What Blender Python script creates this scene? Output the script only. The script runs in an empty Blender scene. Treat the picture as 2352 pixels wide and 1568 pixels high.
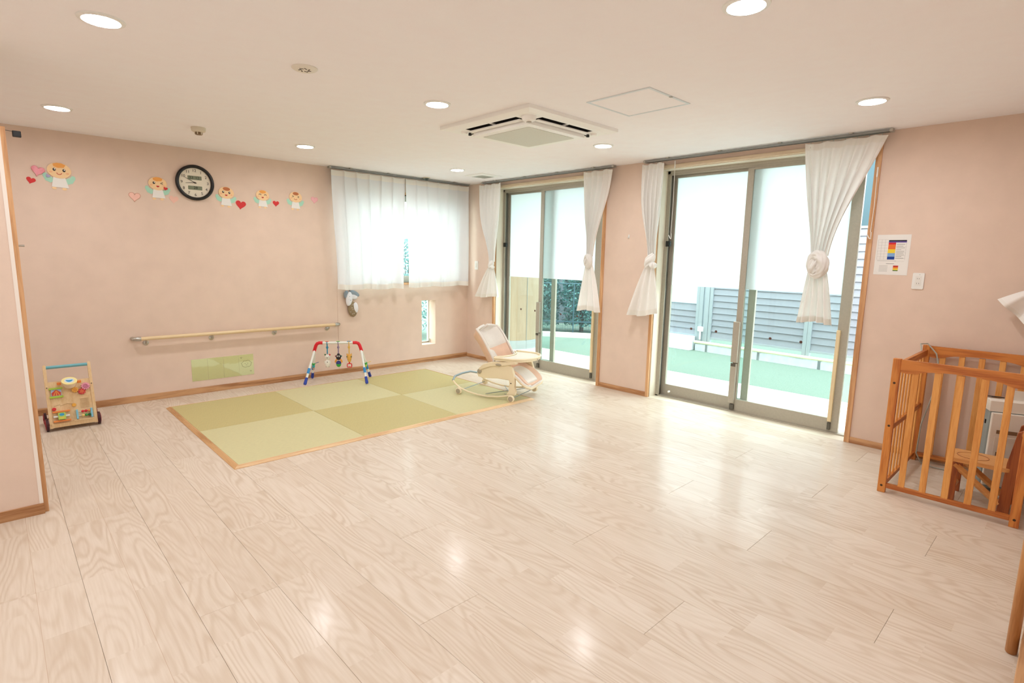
import bpy, bmesh, math, random
from mathutils import Vector, Matrix
random.seed(7)
scene = bpy.context.scene
COL = scene.collection
PI = math.pi
H = 2.38                      # ceiling height

# ------------------------------------------------------------------ camera
cam_data = bpy.data.cameras.new('camera')
cam = bpy.data.objects.new('camera', cam_data)
COL.objects.link(cam)
cam_data.sensor_width = 36.0
cam_data.lens = 1255.32 / 2352.0 * 36.0
cam_data.clip_start = 0.02
cam_data.clip_end = 200
_yaw, _pit, _rol = 0.809458, -0.152145, 0.018691
_f = Vector((math.cos(_yaw)*math.cos(_pit), math.sin(_yaw)*math.cos(_pit), math.sin(_pit)))
_r = Vector((math.sin(_yaw), -math.cos(_yaw), 0.0))
_u = _r.cross(_f)
_r2 = _r*math.cos(_rol) + _u*math.sin(_rol)
_u2 = _u*math.cos(_rol) - _r*math.sin(_rol)
cam.matrix_world = Matrix(((_r2.x, _u2.x, -_f.x, -4.86865), (_r2.y, _u2.y, -_f.y, -6.04484),
                           (_r2.z, _u2.z, -_f.z, 1.41093), (0, 0, 0, 1)))
scene.camera = cam

# ------------------------------------------------------------------ sky and exposure
world = bpy.data.worlds.new('overcast_sky')
scene.world = world
world.use_nodes = True
_bg = world.node_tree.nodes['Background']
_bg.inputs['Color'].default_value = (0.90, 0.97, 1.0, 1)
_bg.inputs['Strength'].default_value = 3.75
LAMP_STRENGTH = 88.0
scene.view_settings.view_transform = 'Standard'
scene.view_settings.look = 'None'
scene.view_settings.exposure = 1.17
scene.view_settings.gamma = 1.0
scene.view_settings.use_curve_mapping = False

# ------------------------------------------------------------------ helpers
def lin(c):
    return tuple((v/255.0/12.92) if v/255.0 <= 0.04045 else ((v/255.0+0.055)/1.055)**2.4 for v in c)

MATS = {}
def mat(name, rgb=(200, 200, 200), rough=0.5, metal=0.0, spec=0.5, noise=0.0, nscale=40.0, bump=0.0,
        bscale=200.0, trans=0.0, coat=0.0, emit=None, stretch=(1, 1, 1)):
    if name in MATS: return MATS[name]
    m = bpy.data.materials.new(name); MATS[name] = m
    m.use_nodes = True
    nt = m.node_tree; N = nt.nodes; L = nt.links
    b = N['Principled BSDF']
    c = lin(rgb)
    b.inputs['Base Color'].default_value = (*c, 1)
    b.inputs['Roughness'].default_value = rough
    b.inputs['Metallic'].default_value = metal
    b.inputs['Specular IOR Level'].default_value = spec
    b.inputs['Coat Weight'].default_value = coat
    if emit:
        b.inputs['Emission Color'].default_value = (*lin(emit[0]), 1)
        b.inputs['Emission Strength'].default_value = emit[1]
    if noise or bump:
        tc = N.new('ShaderNodeTexCoord'); mp = N.new('ShaderNodeMapping')
        L.new(tc.outputs['Object'], mp.inputs['Vector'])
        mp.inputs['Scale'].default_value = stretch
        if noise:
            t = N.new('ShaderNodeTexNoise'); t.inputs['Scale'].default_value = nscale
            t.inputs['Detail'].default_value = 4
            L.new(mp.outputs['Vector'], t.inputs['Vector'])
            r = N.new('ShaderNodeValToRGB')
            r.color_ramp.elements[0].position = 0.3; r.color_ramp.elements[1].position = 0.7
            r.color_ramp.elements[0].color = (*[max(0, v*(1-noise)) for v in c], 1)
            r.color_ramp.elements[1].color = (*[min(1, v*(1+noise)) for v in c], 1)
            L.new(t.outputs['Fac'], r.inputs['Fac']); L.new(r.outputs['Color'], b.inputs['Base Color'])
        if bump:
            t2 = N.new('ShaderNodeTexNoise'); t2.inputs['Scale'].default_value = bscale
            t2.inputs['Detail'].default_value = 2
            L.new(mp.outputs['Vector'], t2.inputs['Vector'])
            bp = N.new('ShaderNodeBump'); bp.inputs['Strength'].default_value = bump
            bp.inputs['Distance'].default_value = 0.002
            L.new(t2.outputs['Fac'], bp.inputs['Height']); L.new(bp.outputs['Normal'], b.inputs['Normal'])
    if trans:
        tr = N.new('ShaderNodeBsdfTranslucent'); tr.inputs['Color'].default_value = (*c, 1)
        mx = N.new('ShaderNodeMixShader'); mx.inputs['Fac'].default_value = trans
        out = N['Material Output']
        L.new(b.outputs['BSDF'], mx.inputs[1]); L.new(tr.outputs['BSDF'], mx.inputs[2])
        L.new(mx.outputs['Shader'], out.inputs['Surface'])
    return m

def wood(name, rgb, dark, rough=0.45, axis=1, scale=14.0, lines=5.0, contrast=1.0):
    """streaky wood grain running along object axis"""
    if name in MATS: return MATS[name]
    m = bpy.data.materials.new(name); MATS[name] = m
    m.use_nodes = True
    nt = m.node_tree; N = nt.nodes; L = nt.links
    b = N['Principled BSDF']; b.inputs['Roughness'].default_value = rough
    tc = N.new('ShaderNodeTexCoord'); mp = N.new('ShaderNodeMapping'); oi = N.new('ShaderNodeObjectInfo')
    add = N.new('ShaderNodeVectorMath'); add.operation = 'ADD'
    comb = N.new('ShaderNodeCombineXYZ')
    mul = N.new('ShaderNodeMath'); mul.operation = 'MULTIPLY'; mul.inputs[1].default_value = 17.0
    L.new(oi.outputs['Random'], mul.inputs[0])
    for i in range(3): L.new(mul.outputs[0], comb.inputs[i])
    s = [1.0, 1.0, 1.0]; s[axis] = 0.07
    mp.inputs['Scale'].default_value = s
    L.new(tc.outputs['Object'], mp.inputs['Vector'])
    L.new(mp.outputs['Vector'], add.inputs[0]); L.new(comb.outputs[0], add.inputs[1])
    t = N.new('ShaderNodeTexNoise'); t.inputs['Scale'].default_value = scale; t.inputs['Detail'].default_value = 1.5
    L.new(add.outputs[0], t.inputs['Vector'])
    m1 = N.new('ShaderNodeMath'); m1.operation = 'MULTIPLY'; m1.inputs[1].default_value = lines*6.28
    L.new(t.outputs['Fac'], m1.inputs[0])
    sn = N.new('ShaderNodeMath'); sn.operation = 'SINE'; L.new(m1.outputs[0], sn.inputs[0])
    t2 = N.new('ShaderNodeTexNoise'); t2.inputs['Scale'].default_value = scale*12; t2.inputs['Detail'].default_value = 2
    L.new(add.outputs[0], t2.inputs['Vector'])
    m2 = N.new('ShaderNodeMath'); m2.operation = 'MULTIPLY_ADD'; m2.inputs[1].default_value = 0.28*contrast
    L.new(sn.outputs[0], m2.inputs[0]); L.new(t2.outputs['Fac'], m2.inputs[2])
    r = N.new('ShaderNodeValToRGB')
    r.color_ramp.elements[0].position = 0.15; r.color_ramp.elements[1].position = 0.75
    r.color_ramp.elements[0].color = (*lin(dark), 1); r.color_ramp.elements[1].color = (*lin(rgb), 1)
    L.new(m2.outputs[0], r.inputs['Fac']); L.new(r.outputs['Color'], b.inputs['Base Color'])
    return m

class MB:
    """collects shapes, then becomes ONE mesh object"""
    def __init__(s): s.bm = bmesh.new()
    def poly(s, verts, faces, T=None):
        vs = [s.bm.verts.new((T @ Vector(v)) if T else v) for v in verts]
        for f in faces:
            try: s.bm.faces.new([vs[i] for i in f])
            except ValueError: pass
        return vs
    def box(s, a, b, T=None, bev=0.0, seg=2):
        x0, y0, z0 = [min(a[i], b[i]) for i in range(3)]; x1, y1, z1 = [max(a[i], b[i]) for i in range(3)]
        vs = s.poly([(x0,y0,z0),(x1,y0,z0),(x1,y1,z0),(x0,y1,z0),(x0,y0,z1),(x1,y0,z1),(x1,y1,z1),(x0,y1,z1)],
               [(0,3,2,1),(4,5,6,7),(0,1,5,4),(1,2,6,5),(2,3,7,6),(3,0,4,7)], T)
        if bev:
            es = {e for v in vs for e in v.link_edges}
            bmesh.ops.bevel(s.bm, geom=list(es), offset=bev, segments=seg, affect='EDGES', profile=0.5)
        return s
    def tube(s, pts, r, n=10, T=None, caps=True, closed=False):
        pts = [Vector(p) for p in pts]
        rs = r if isinstance(r, (list, tuple)) else [r]*len(pts)
        rings = []
        prev = None
        m = len(pts)
        for i, p in enumerate(pts):
            if closed: t = pts[(i+1) % m]-pts[i-1]
            elif i == 0: t = pts[1]-pts[0]
            elif i == m-1: t = pts[-1]-pts[-2]
            else: t = (pts[i+1]-pts[i]).normalized()+(pts[i]-pts[i-1]).normalized()
            t.normalize()
            if prev is None:
                a = Vector((0,0,1)) if abs(t.z) < 0.9 else Vector((1,0,0))
                prev = t.cross(a).normalized()
            u = (prev-t*prev.dot(t)).normalized(); prev = u
            w = t.cross(u)
            ring = []
            for k in range(n):
                a = 2*PI*k/n
                q = p+(u*math.cos(a)+w*math.sin(a))*rs[i]
                ring.append(s.bm.verts.new((T @ q) if T else q))
            rings.append(ring)
        R = range(m if closed else m-1)
        for i in R:
            A, B = rings[i], rings[(i+1) % m]
            for k in range(n):
                s.bm.faces.new((A[k], A[(k+1) % n], B[(k+1) % n], B[k]))
        if caps and not closed:
            s.bm.faces.new(rings[0][::-1]); s.bm.faces.new(rings[-1])
        return s
    def lathe(s, prof, n=24, T=None, caps=True):
        rings = []
        for (r, z) in prof:
            if r < 1e-6:
                v = Vector((0,0,z)); rings.append([s.bm.verts.new((T @ v) if T else v)])
            else:
                rings.append([s.bm.verts.new((T @ Vector((r*math.cos(2*PI*k/n), r*math.sin(2*PI*k/n), z))) if T
                              else (r*math.cos(2*PI*k/n), r*math.sin(2*PI*k/n), z)) for k in range(n)])
        for A, B in zip(rings[:-1], rings[1:]):
            if len(A) == 1 and len(B) == 1: continue
            for k in range(n):
                k2 = (k+1) % n
                if len(A) == 1: s.bm.faces.new((A[0], B[k2], B[k]))
                elif len(B) == 1: s.bm.faces.new((A[k], A[k2], B[0]))
                else: s.bm.faces.new((A[k], A[k2], B[k2], B[k]))
        if caps:
            if len(rings[0]) > 1: s.bm.faces.new(rings[0][::-1])
            if len(rings[-1]) > 1: s.bm.faces.new(rings[-1])
        return s
    def prism(s, pts, d0, d1, T=None, bev=0.0):
        """2D outline (a,b) extruded along third local axis c from d0 to d1"""
        n = len(pts)
        vs = s.poly([(p[0], p[1], d0) for p in pts]+[(p[0], p[1], d1) for p in pts],
               [tuple(range(n))[::-1], tuple(range(n, 2*n))]+[(i, (i+1) % n, n+(i+1) % n, n+i) for i in range(n)], T)
        if bev:
            es = {e for v in vs for e in v.link_edges if not all(x in vs[:n] for x in e.verts) or True}
            es = [e for e in es if (e.verts[0] in vs[:n]) == (e.verts[1] in vs[:n])]
            bmesh.ops.bevel(s.bm, geom=es, offset=bev, segments=2, affect='EDGES', profile=0.5)
        return s
    def ell(s, c, r, nu=16, nv=10, T=None):
        prof = [(math.sin(PI*i/nv), -math.cos(PI*i/nv)) for i in range(nv+1)]
        prof[0] = (0, -1); prof[-1] = (0, 1)
        M = Matrix.Translation(Vector(c)) @ Matrix.Diagonal((*r, 1))
        return s.lathe(prof, nu, (T @ M) if T else M, caps=False)
    def grid(s, fn, nu, nv, T=None, closed_u=False):
        V = []
        for j in range(nv+1):
            row = []
            for i in range(nu if closed_u else nu+1):
                q = Vector(fn(i/nu, j/nv)); row.append(s.bm.verts.new((T @ q) if T else q))
            V.append(row)
        for j in range(nv):
            for i in range(nu):
                i2 = (i+1) % nu if closed_u else i+1
                s.bm.faces.new((V[j][i], V[j][i2], V[j+1][i2], V[j+1][i]))
        return s
    def mesh(s, name, smooth=False, angle=None, fix=True):
        if fix: bmesh.ops.recalc_face_normals(s.bm, faces=s.bm.faces)
        me = bpy.data.meshes.new(name); s.bm.to_mesh(me); s.bm.free()
        if smooth:
            me.polygons.foreach_set('use_smooth', [True]*len(me.polygons))
            if angle is not None:
                try: me.set_sharp_from_angle(angle=math.radians(angle))
                except Exception: pass
        return me
    def build(s, name, m, parent=None, smooth=False, angle=40, loc=None, rot=None, fix=True):
        return place(name, s.mesh(name, smooth, angle, fix), m, parent, loc, rot)

def place(name, me, m, parent=None, loc=None, rot=None):
    o = bpy.data.objects.new(name, me)
    if m is not None and len(me.materials) == 0: me.materials.append(m)
    COL.objects.link(o)
    if parent: o.parent = parent
    if loc: o.location = loc
    if rot: o.rotation_euler = rot
    return o

def tag(o, label=None, cat=None, group=None, kind=None):
    if label: o['label'] = label
    if cat: o['category'] = cat
    if group: o['group'] = group
    if kind: o['kind'] = kind
    return o

def thing(name, label, cat, loc=(0,0,0), rz=0.0, group=None, kind=None):
    o = bpy.data.objects.new(name, None); COL.objects.link(o)
    o.empty_display_size = 0.05
    o.location = loc; o.rotation_euler = (0, 0, rz)
    return tag(o, label, cat, group, kind)

def copy_tree(o, parent=None):
    c = o.copy(); COL.objects.link(c); c.parent = parent
    for ch in list(o.children): copy_tree(ch, c)
    return c

def text_mesh(txt, size, extrude=0.0008, align='CENTER'):
    cu = bpy.data.curves.new('lettering', 'FONT'); cu.body = txt; cu.size = size
    cu.extrude = extrude; cu.align_x = align; cu.align_y = 'CENTER'; cu.resolution_u = 3
    ob = bpy.data.objects.new('lettering', cu); COL.objects.link(ob)
    dg = bpy.context.evaluated_depsgraph_get()
    me = bpy.data.meshes.new_from_object(ob.evaluated_get(dg))
    bpy.data.objects.remove(ob); bpy.data.curves.remove(cu)
    return me

# outline a,b -> world: on the back wall (x, z) facing -y ; on the right wall (-y, z) facing -x ; plan (x, y) facing +z
T_BACK = Matrix(((1,0,0,0),(0,0,-1,0),(0,1,0,0),(0,0,0,1)))       # a->x, b->z, c-> -y
T_RIGHT = Matrix(((0,0,-1,0),(-1,0,0,0),(0,1,0,0),(0,0,0,1)))     # a-> -y, b->z, c-> -x
def ellipse(cx, cy, rx, ry, n=24, a0=0.0, a1=2*PI, full=True):
    k = n if full else n+1
    return [(cx+rx*math.cos(a0+(a1-a0)*i/n), cy+ry*math.sin(a0+(a1-a0)*i/n)) for i in range(k)]
def rrect(x0, y0, x1, y1, r, n=5):
    out = []
    for (cx, cy, a) in ((x1-r, y1-r, 0), (x0+r, y1-r, PI/2), (x0+r, y0+r, PI), (x1-r, y0+r, 1.5*PI)):
        out += [(cx+r*math.cos(a+PI/2*i/n), cy+r*math.sin(a+PI/2*i/n)) for i in range(n+1)]
    return out
def rot2(pts, a, c=(0, 0)):
    ca, sa = math.cos(a), math.sin(a)
    return [(c[0]+(x-c[0])*ca-(y-c[1])*sa, c[1]+(x-c[0])*sa+(y-c[1])*ca) for x, y in pts]

# ------------------------------------------------------------------ shared materials
M_wall = mat('wallpaper_pink', (231, 206, 188), 0.85, spec=0.2, noise=0.03, nscale=6, bump=0.25, bscale=420)
M_ceil = mat('ceiling_paper', (255, 248, 248), 0.9, spec=0.15, noise=0.02, nscale=8, bump=0.2, bscale=300)
M_base = wood('baseboard_wood', (206, 158, 112), (160, 108, 66), 0.45, axis=0, scale=9, lines=5)
M_base_y = wood('baseboard_wood_y', (214, 166, 120), (172, 118, 74), 0.45, axis=1, scale=9, lines=5)
M_trimz = wood('casing_wood', (222, 172, 124), (196, 142, 94), 0.45, axis=2, scale=12, lines=4)
M_trim_lit = wood('casing_wood_lit', (236, 214, 184), (222, 196, 160), 0.45, axis=1, scale=12, lines=4, contrast=0.6)  # casing wood paled for the head piece, as if lit
M_liner = mat('reveal_cream', (238, 228, 208), 0.5)
M_alu = mat('door_aluminium', (180, 173, 158), 0.42, metal=0.2, noise=0.04, nscale=60)
M_alu_dark = mat('door_aluminium_dark', (98, 94, 84), 0.5, metal=0.3)
M_chrome = mat('satin_steel', (190, 188, 180), 0.3, metal=0.9)
M_black = mat('black_plastic', (16, 16, 17), 0.4)
M_white = mat('white_plastic', (240, 238, 232), 0.4)
M_rail = mat('rail_steel', (150, 152, 150), 0.35, metal=0.7)
M_cloth = mat('curtain_cotton', (254, 250, 245), 0.95, spec=0.1, trans=0.18, bump=0.3, bscale=500)
M_sheer = mat('curtain_sheer_cotton', (240, 240, 241), 0.95, spec=0.1, trans=0.20, bump=0.3, bscale=500)

def glass_mat():
    m = bpy.data.materials.new('clear_glass'); m.use_nodes = True
    N = m.node_tree.nodes; L = m.node_tree.links
    N.remove(N['Principled BSDF'])
    t = N.new('ShaderNodeBsdfTransparent'); t.inputs['Color'].default_value = (0.90, 0.975, 0.965, 1)
    g = N.new('ShaderNodeBsdfGlossy'); g.inputs['Roughness'].default_value = 0.03
    fr = N.new('ShaderNodeFresnel')
    ge = N.new('ShaderNodeNewGeometry'); mr_ = N.new('ShaderNodeMapRange')      # same reflectance on both faces of a thin pane
    mr_.inputs['To Min'].default_value = 1.45; mr_.inputs['To Max'].default_value = 1/1.45
    L.new(ge.outputs['Backfacing'], mr_.inputs['Value']); L.new(mr_.outputs['Result'], fr.inputs['IOR'])
    mx = N.new('ShaderNodeMixShader')
    L.new(fr.outputs[0], mx.inputs[0]); L.new(t.outputs[0], mx.inputs[1]); L.new(g.outputs[0], mx.inputs[2])
    L.new(mx.outputs[0], N['Material Output'].inputs['Surface'])
    return m
M_glass = glass_mat()
def film_mat():
    m = bpy.data.materials.new('frosted_film'); m.use_nodes = True
    N = m.node_tree.nodes; L = m.node_tree.links
    N.remove(N['Principled BSDF'])
    t = N.new('ShaderNodeBsdfTranslucent'); t.inputs['Color'].default_value = (0.85, 0.86, 0.86, 1)
    d = N.new('ShaderNodeBsdfDiffuse'); d.inputs['Color'].default_value = (0.9, 0.94, 0.94, 1)
    mx = N.new('ShaderNodeMixShader'); mx.inputs[0].default_value = 0.2
    L.new(t.outputs[0], mx.inputs[1]); L.new(d.outputs[0], mx.inputs[2])
    L.new(mx.outputs[0], N['Material Output'].inputs['Surface'])
    return m
M_film = film_mat()

def floor_mat():
    m = bpy.data.materials.new('floor_ash'); m.use_nodes = True
    N = m.node_tree.nodes; L = m.node_tree.links
    b = N['Principled BSDF']
    def math_(op, a=None, b_=None, c=None):
        n = N.new('ShaderNodeMath'); n.operation = op
        for i, v in enumerate((a, b_, c)):
            if v is None: continue
            if isinstance(v, (int, float)): n.inputs[i].default_value = v
            else: L.new(v, n.inputs[i])
        return n.outputs[0]
    tc = N.new('ShaderNodeTexCoord'); sep = N.new('ShaderNodeSeparateXYZ'); oi = N.new('ShaderNodeObjectInfo')
    L.new(tc.outputs['Object'], sep.inputs[0])
    x, y = sep.outputs[0], sep.outputs[1]
    rnd = oi.outputs['Random']
    strip = math_('GREATER_THAN', x, 0.0)                       # two strips across a board
    # stave id along the strip
    sl = math_('MULTIPLY_ADD', strip, 0.37, math_('MULTIPLY_ADD', rnd, 3.1, math_('MULTIPLY', y, 1.55)))
    stave = math_('FLOOR', sl)
    idv = math_('ADD', math_('MULTIPLY', stave, 7.31), math_('ADD', math_('MULTIPLY', strip, 3.7), math_('MULTIPLY', rnd, 91.0)))
    wn = N.new('ShaderNodeTexWhiteNoise'); wn.noise_dimensions = '1D'; L.new(idv, wn.inputs['W'])
    sv = wn.outputs['Value']
    comb = N.new('ShaderNodeCombineXYZ')
    L.new(math_('ADD', x, math_('MULTIPLY', sv, 13.0)), comb.inputs[0])
    L.new(math_('MULTIPLY', y, 0.16), comb.inputs[1])
    L.new(math_('MULTIPLY', idv, 1.37), comb.inputs[2])
    t = N.new('ShaderNodeTexNoise'); t.inputs['Scale'].default_value = 6.5; t.inputs['Detail'].default_value = 1.2
    t.inputs['Roughness'].default_value = 0.35
    L.new(comb.outputs[0], t.inputs['Vector'])
    s = math_('SINE', math_('MULTIPLY', t.outputs['Fac'], 120.0))
    s = math_('POWER', math_('MULTIPLY_ADD', s, 0.5, 0.5), 2.2)
    comb2 = N.new('ShaderNodeCombineXYZ')
    L.new(math_('MULTIPLY', x, 1.0), comb2.inputs[0]); L.new(math_('MULTIPLY', y, 0.05), comb2.inputs[1]); L.new(idv, comb2.inputs[2])
    t2 = N.new('ShaderNodeTexNoise'); t2.inputs['Scale'].default_value = 110; t2.inputs['Detail'].default_value = 3
    L.new(comb2.outputs[0], t2.inputs['Vector'])
    # regions with stronger figure
    t3 = N.new('ShaderNodeTexNoise'); t3.inputs['Scale'].default_value = 2.6; L.new(comb.outputs[0], t3.inputs['Vector'])
    amt = math_('MULTIPLY', math_('SUBTRACT', t3.outputs['Fac'], 0.25), 1.5)
    g = math_('ADD', math_('MULTIPLY', s, math_('MULTIPLY', amt, 0.58)), math_('MULTIPLY', t2.outputs['Fac'], 0.42))
    g = math_('ADD', g, math_('MULTIPLY', sv, 0.16))
    r = N.new('ShaderNodeValToRGB')
    e = r.color_ramp.elements
    e[0].position = 0.18; e[0].color = (*lin((226, 211, 194)), 1)
    e[1].position = 0.95; e[1].color = (*lin((196, 171, 144)), 1)
    e2 = e.new(0.42); e2.color = (*lin((215, 197, 177)), 1)
    L.new(g, r.inputs['Fac'])
    # centre seam between strips
    ax = math_('ABSOLUTE', x)
    seam = math_('LESS_THAN', ax, 0.0009)
    mixc = N.new('ShaderNodeMix'); mixc.data_type = 'RGBA'
    L.new(math_('MULTIPLY', seam, 0.6), mixc.inputs['Factor'])
    L.new(r.outputs['Color'], mixc.inputs['A']); mixc.inputs['B'].default_value = (*lin((190, 156, 124)), 1)
    L.new(mixc.outputs['Result'], b.inputs['Base Color'])
    b.inputs['Roughness'].default_value = 0.5
    b.inputs['Specular IOR Level'].default_value = 0.35
    b.inputs['Coat Weight'].default_value = 0.30
    b.inputs['Coat Roughness'].default_value = 0.17
    bp = N.new('ShaderNodeBump'); bp.inputs['Strength'].default_value = 0.06; bp.inputs['Distance'].default_value = 0.001
    L.new(g, bp.inputs['Height']); L.new(bp.outputs['Normal'], b.inputs['Normal'])
    return m
M_floor = floor_mat()

# ================================================================== THE ROOM
X_L, Y_F = -6.6, -7.4          # far ends of the room behind the camera
WT = 0.26                      # outer wall thickness
tag(MB().box((X_L-0.1, Y_F-0.1, -0.16), (0.0, 0.0, -0.010)).build('floor', mat('floor_joint', (196, 164, 132), 0.7)),
    'pale ash board floor of the nursery room', 'floor', kind='structure')
floor_obj = bpy.data.objects['floor']
PW, PL, GAP = 0.3033, 1.84, 0.0008
_pm = {}
def plank_mesh(w, l):
    k = (round(w, 3), round(l, 3))
    if k not in _pm:
        m_ = MB(); m_.box((-w/2+GAP/2, -l/2+GAP/2, -0.012), (w/2-GAP/2, l/2-GAP/2, 0.0))
        es = [e for e in m_.bm.edges if all(v.co.z > -0.001 for v in e.verts)]
        bmesh.ops.bevel(m_.bm, geom=es, offset=0.0008, segments=1, affect='EDGES')
        _pm[k] = m_.mesh('plank')
    return _pm[k]
col_i = 0
xr = -1.0595 + 4*PW            # right edge of columns, board edge grid
edges = []
x = xr
while x > X_L: edges.append(x); x -= PW
for i, xe in enumerate(edges):
    xa, xb = max(xe-PW, X_L), min(xe, 0.0)
    if xb-xa < 0.01: continue
    y0 = -5.035-(i-4)*0.6133   # butt joint position of this column, a third further each time
    k0 = math.ceil((0.0-y0)/PL)
    yt = y0+k0*PL
    while yt > Y_F:
        a, b = max(yt-PL, Y_F), min(yt, 0.0)
        if b-a > 0.02:
            place('plank', plank_mesh(xb-xa, b-a), M_floor, floor_obj, ((xa+xb)/2, (a+b)/2, 0))
        yt -= PL

tag(MB().box((X_L-0.1, Y_F-0.1, H), (WT, 0.2, H+0.15)).build('ceiling', M_ceil), 'pale pink papered ceiling of the room', 'ceiling', kind='structure')

# back wall (clock wall), plane y=0 ; openings: curtained window and low slit window
WX0, WX1, WZ0, WZ1 = -1.90, -0.14, 1.07, 2.16
SX0, SX1, SZ0, SZ1 = -0.771, -0.55, 0.235, 0.83
wb_ = MB()
D = 0.20
for a, b in (((X_L-0.1, 0, 0), (WX0, D, H)), ((WX1, 0, 0), (WT, D, H)), ((WX0, 0, WZ1), (WX1, D, H)),
             ((WX0, 0, SZ1), (WX1, D, WZ0)), ((WX0, 0, 0), (WX1, D, SZ0)), ((WX0, 0, SZ0), (SX0, D, SZ1)), ((SX1, 0, SZ0), (WX1, D, SZ1))):
    wb_.box(a, b)
tag(wb_.build('wall_back', M_wall), 'pink papered wall carrying the clock and handrail', 'wall', kind='structure')
# thin finishing panel under the window
pn = MB()
for a, b in (((-1.945, -0.004, 0.062), (SX0, 0, 1.05)), ((SX1, -0.004, 0.062), (-0.232, 0, 1.05)),
             ((SX0, -0.004, SZ1), (SX1, 0, 1.05)), ((SX0, -0.004, 0.062), (SX1, 0, SZ0))): pn.box(a, b)
pn.build('wall_panel', M_wall, bpy.data.objects['wall_back'])

# right wall, plane x=0 ; two sliding door openings
D1 = (-0.575, -2.335); D2 = (-3.0, -4.835); DZ = 2.30
wr = MB()
for a, b in (((0, 0.0, 0), (WT, D1[0], H)), ((0, D1[1], 0), (WT, D2[0], H)), ((0, D2[1], 0), (WT, Y_F-0.1, H)),
             ((0, D1[0], DZ), (WT, D1[1], H)), ((0, D2[0], DZ), (WT, D2[1], H))): wr.box(a, b)
tag(wr.build('wall_right', M_wall), 'pink papered wall with the two sliding glass doors', 'wall', kind='structure')

# left partition stub, front face y=-2.301
PX = -4.775
tag(MB().box((X_L, -2.301, 0), (PX, -2.17, H)).build('wall_left', M_wall), 'pink papered partition end at the left edge', 'wall', kind='structure')
MB().box((PX-0.012, -2.303, 0.058), (PX+0.004, -2.301+0.02, 2.0)).build('corner_bead', mat('corner_bead_white', (244, 232, 220), 0.5), bpy.data.objects['wall_left'])
tag(MB().box((PX+0.002, -2.29, 0), (PX+0.024, -2.18, 2.0)).build('trim_1', M_trimz), 'wooden door jamb on the partition end', 'trim', kind='structure')
tag(MB().box((X_L, -2.311, 0), (PX+0.006, -2.301, 0.058)).build('baseboard_left', M_base), 'wooden baseboard of the left partition', 'baseboard', kind='structure')
# unseen enclosing walls behind the camera and left, papered white to bounce light
tag(MB().box((X_L-0.1, Y_F, 0), (X_L, 0, H)).build('wall_far_left', mat('wallpaper_white', (250, 246, 240), 0.85, spec=0.2, noise=0.02, nscale=6)), 'white wall at the far left of the room', 'wall', kind='structure')
tag(MB().box((X_L, Y_F-0.1, 0), (WT, Y_F, H)).build('wall_rear', mat('wallpaper_white', (250, 246, 240), 0.85)), 'white wall behind the viewer', 'wall', kind='structure')
# front wall seen edge-on at the right
FY = -6.056
tag(MB().box((-2.95, FY-0.12, 0), (0, FY, H)).build('wall_front', M_wall), 'pink wall seen edge-on beside the crib', 'wall', kind='structure')
tag(MB().box((-2.95, FY, 0), (0, FY+0.026, 0.075), bev=0.003).build('baseboard_front', M_base), 'wooden baseboard at the right edge of the view', 'baseboard', kind='structure')

# baseboards
tag(MB().box((X_L, -0.009, 0), (-0.0, 0, 0.062), bev=0.002).build('baseboard_back', M_base), 'brown wooden baseboard under the clock wall', 'baseboard', kind='structure')
br = MB()
for a, b in ((0.0, D1[0]+0.03), (D1[1]-0.03, D2[0]+0.03), (D2[1]-0.025, FY)): br.box((-0.009, a, 0), (0, b, 0.050), bev=0.002)
tag(br.build('baseboard_right', M_base_y), 'wooden baseboard along the door wall', 'baseboard', kind='structure')

# door casings
def casing(n, y0, y1, label):
    t = tag(MB().box((-0.012, y0+0.028, DZ-0.004), (0.02, y1-0.028, DZ+0.026), bev=0.002).build('trim_%d' % n, M_trim_lit), label, 'trim', kind='structure')
    MB().box((-0.012, y0+0.026, 0), (0.019, y0-0.004, DZ-0.004), bev=0.002).build('side_casing', M_trimz, t)
    MB().box((-0.014, y1+0.004, 0), (0.019, y1-0.034, DZ-0.004), bev=0.002).build('side_casing', M_trimz, t)
    MB().box((0.02, y0, 0.0), (0.14, y0-0.012, DZ)).build('reveal_lining', M_liner, t)
    MB().box((0.02, y1+0.012, 0.0), (0.14, y1, DZ)).build('reveal_lining', M_liner, t)
    MB().box((0.02, y0-0.012, DZ-0.012), (0.14, y1+0.012, DZ)).build('reveal_lining', M_liner, t)
    return t
casing(2, D1[0], D1[1], 'wood casing around the far sliding door')
casing(3, D2[0], D2[1], 'wood casing around the near sliding door')
tag(MB().box((0.0, D1[0], -0.02), (0.14, D1[1], 0.0)).build('door_sill', M_liner), 'pale threshold strip under the far sliding door', 'sill', kind='structure')
tag(MB().box((0.0, D2[0], -0.02), (0.14, D2[1], 0.0)).build('door_sill', M_liner), 'pale threshold strip under the near sliding door', 'sill', kind='structure')
tag(MB().box((0.0, D1[0], -0.16), (WT, D2[1], -0.02)).build('foundation_kerb', mat('kerb_grey', (150, 150, 146), 0.8)), 'concrete kerb under the sliding doors', 'kerb', kind='structure')

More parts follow.
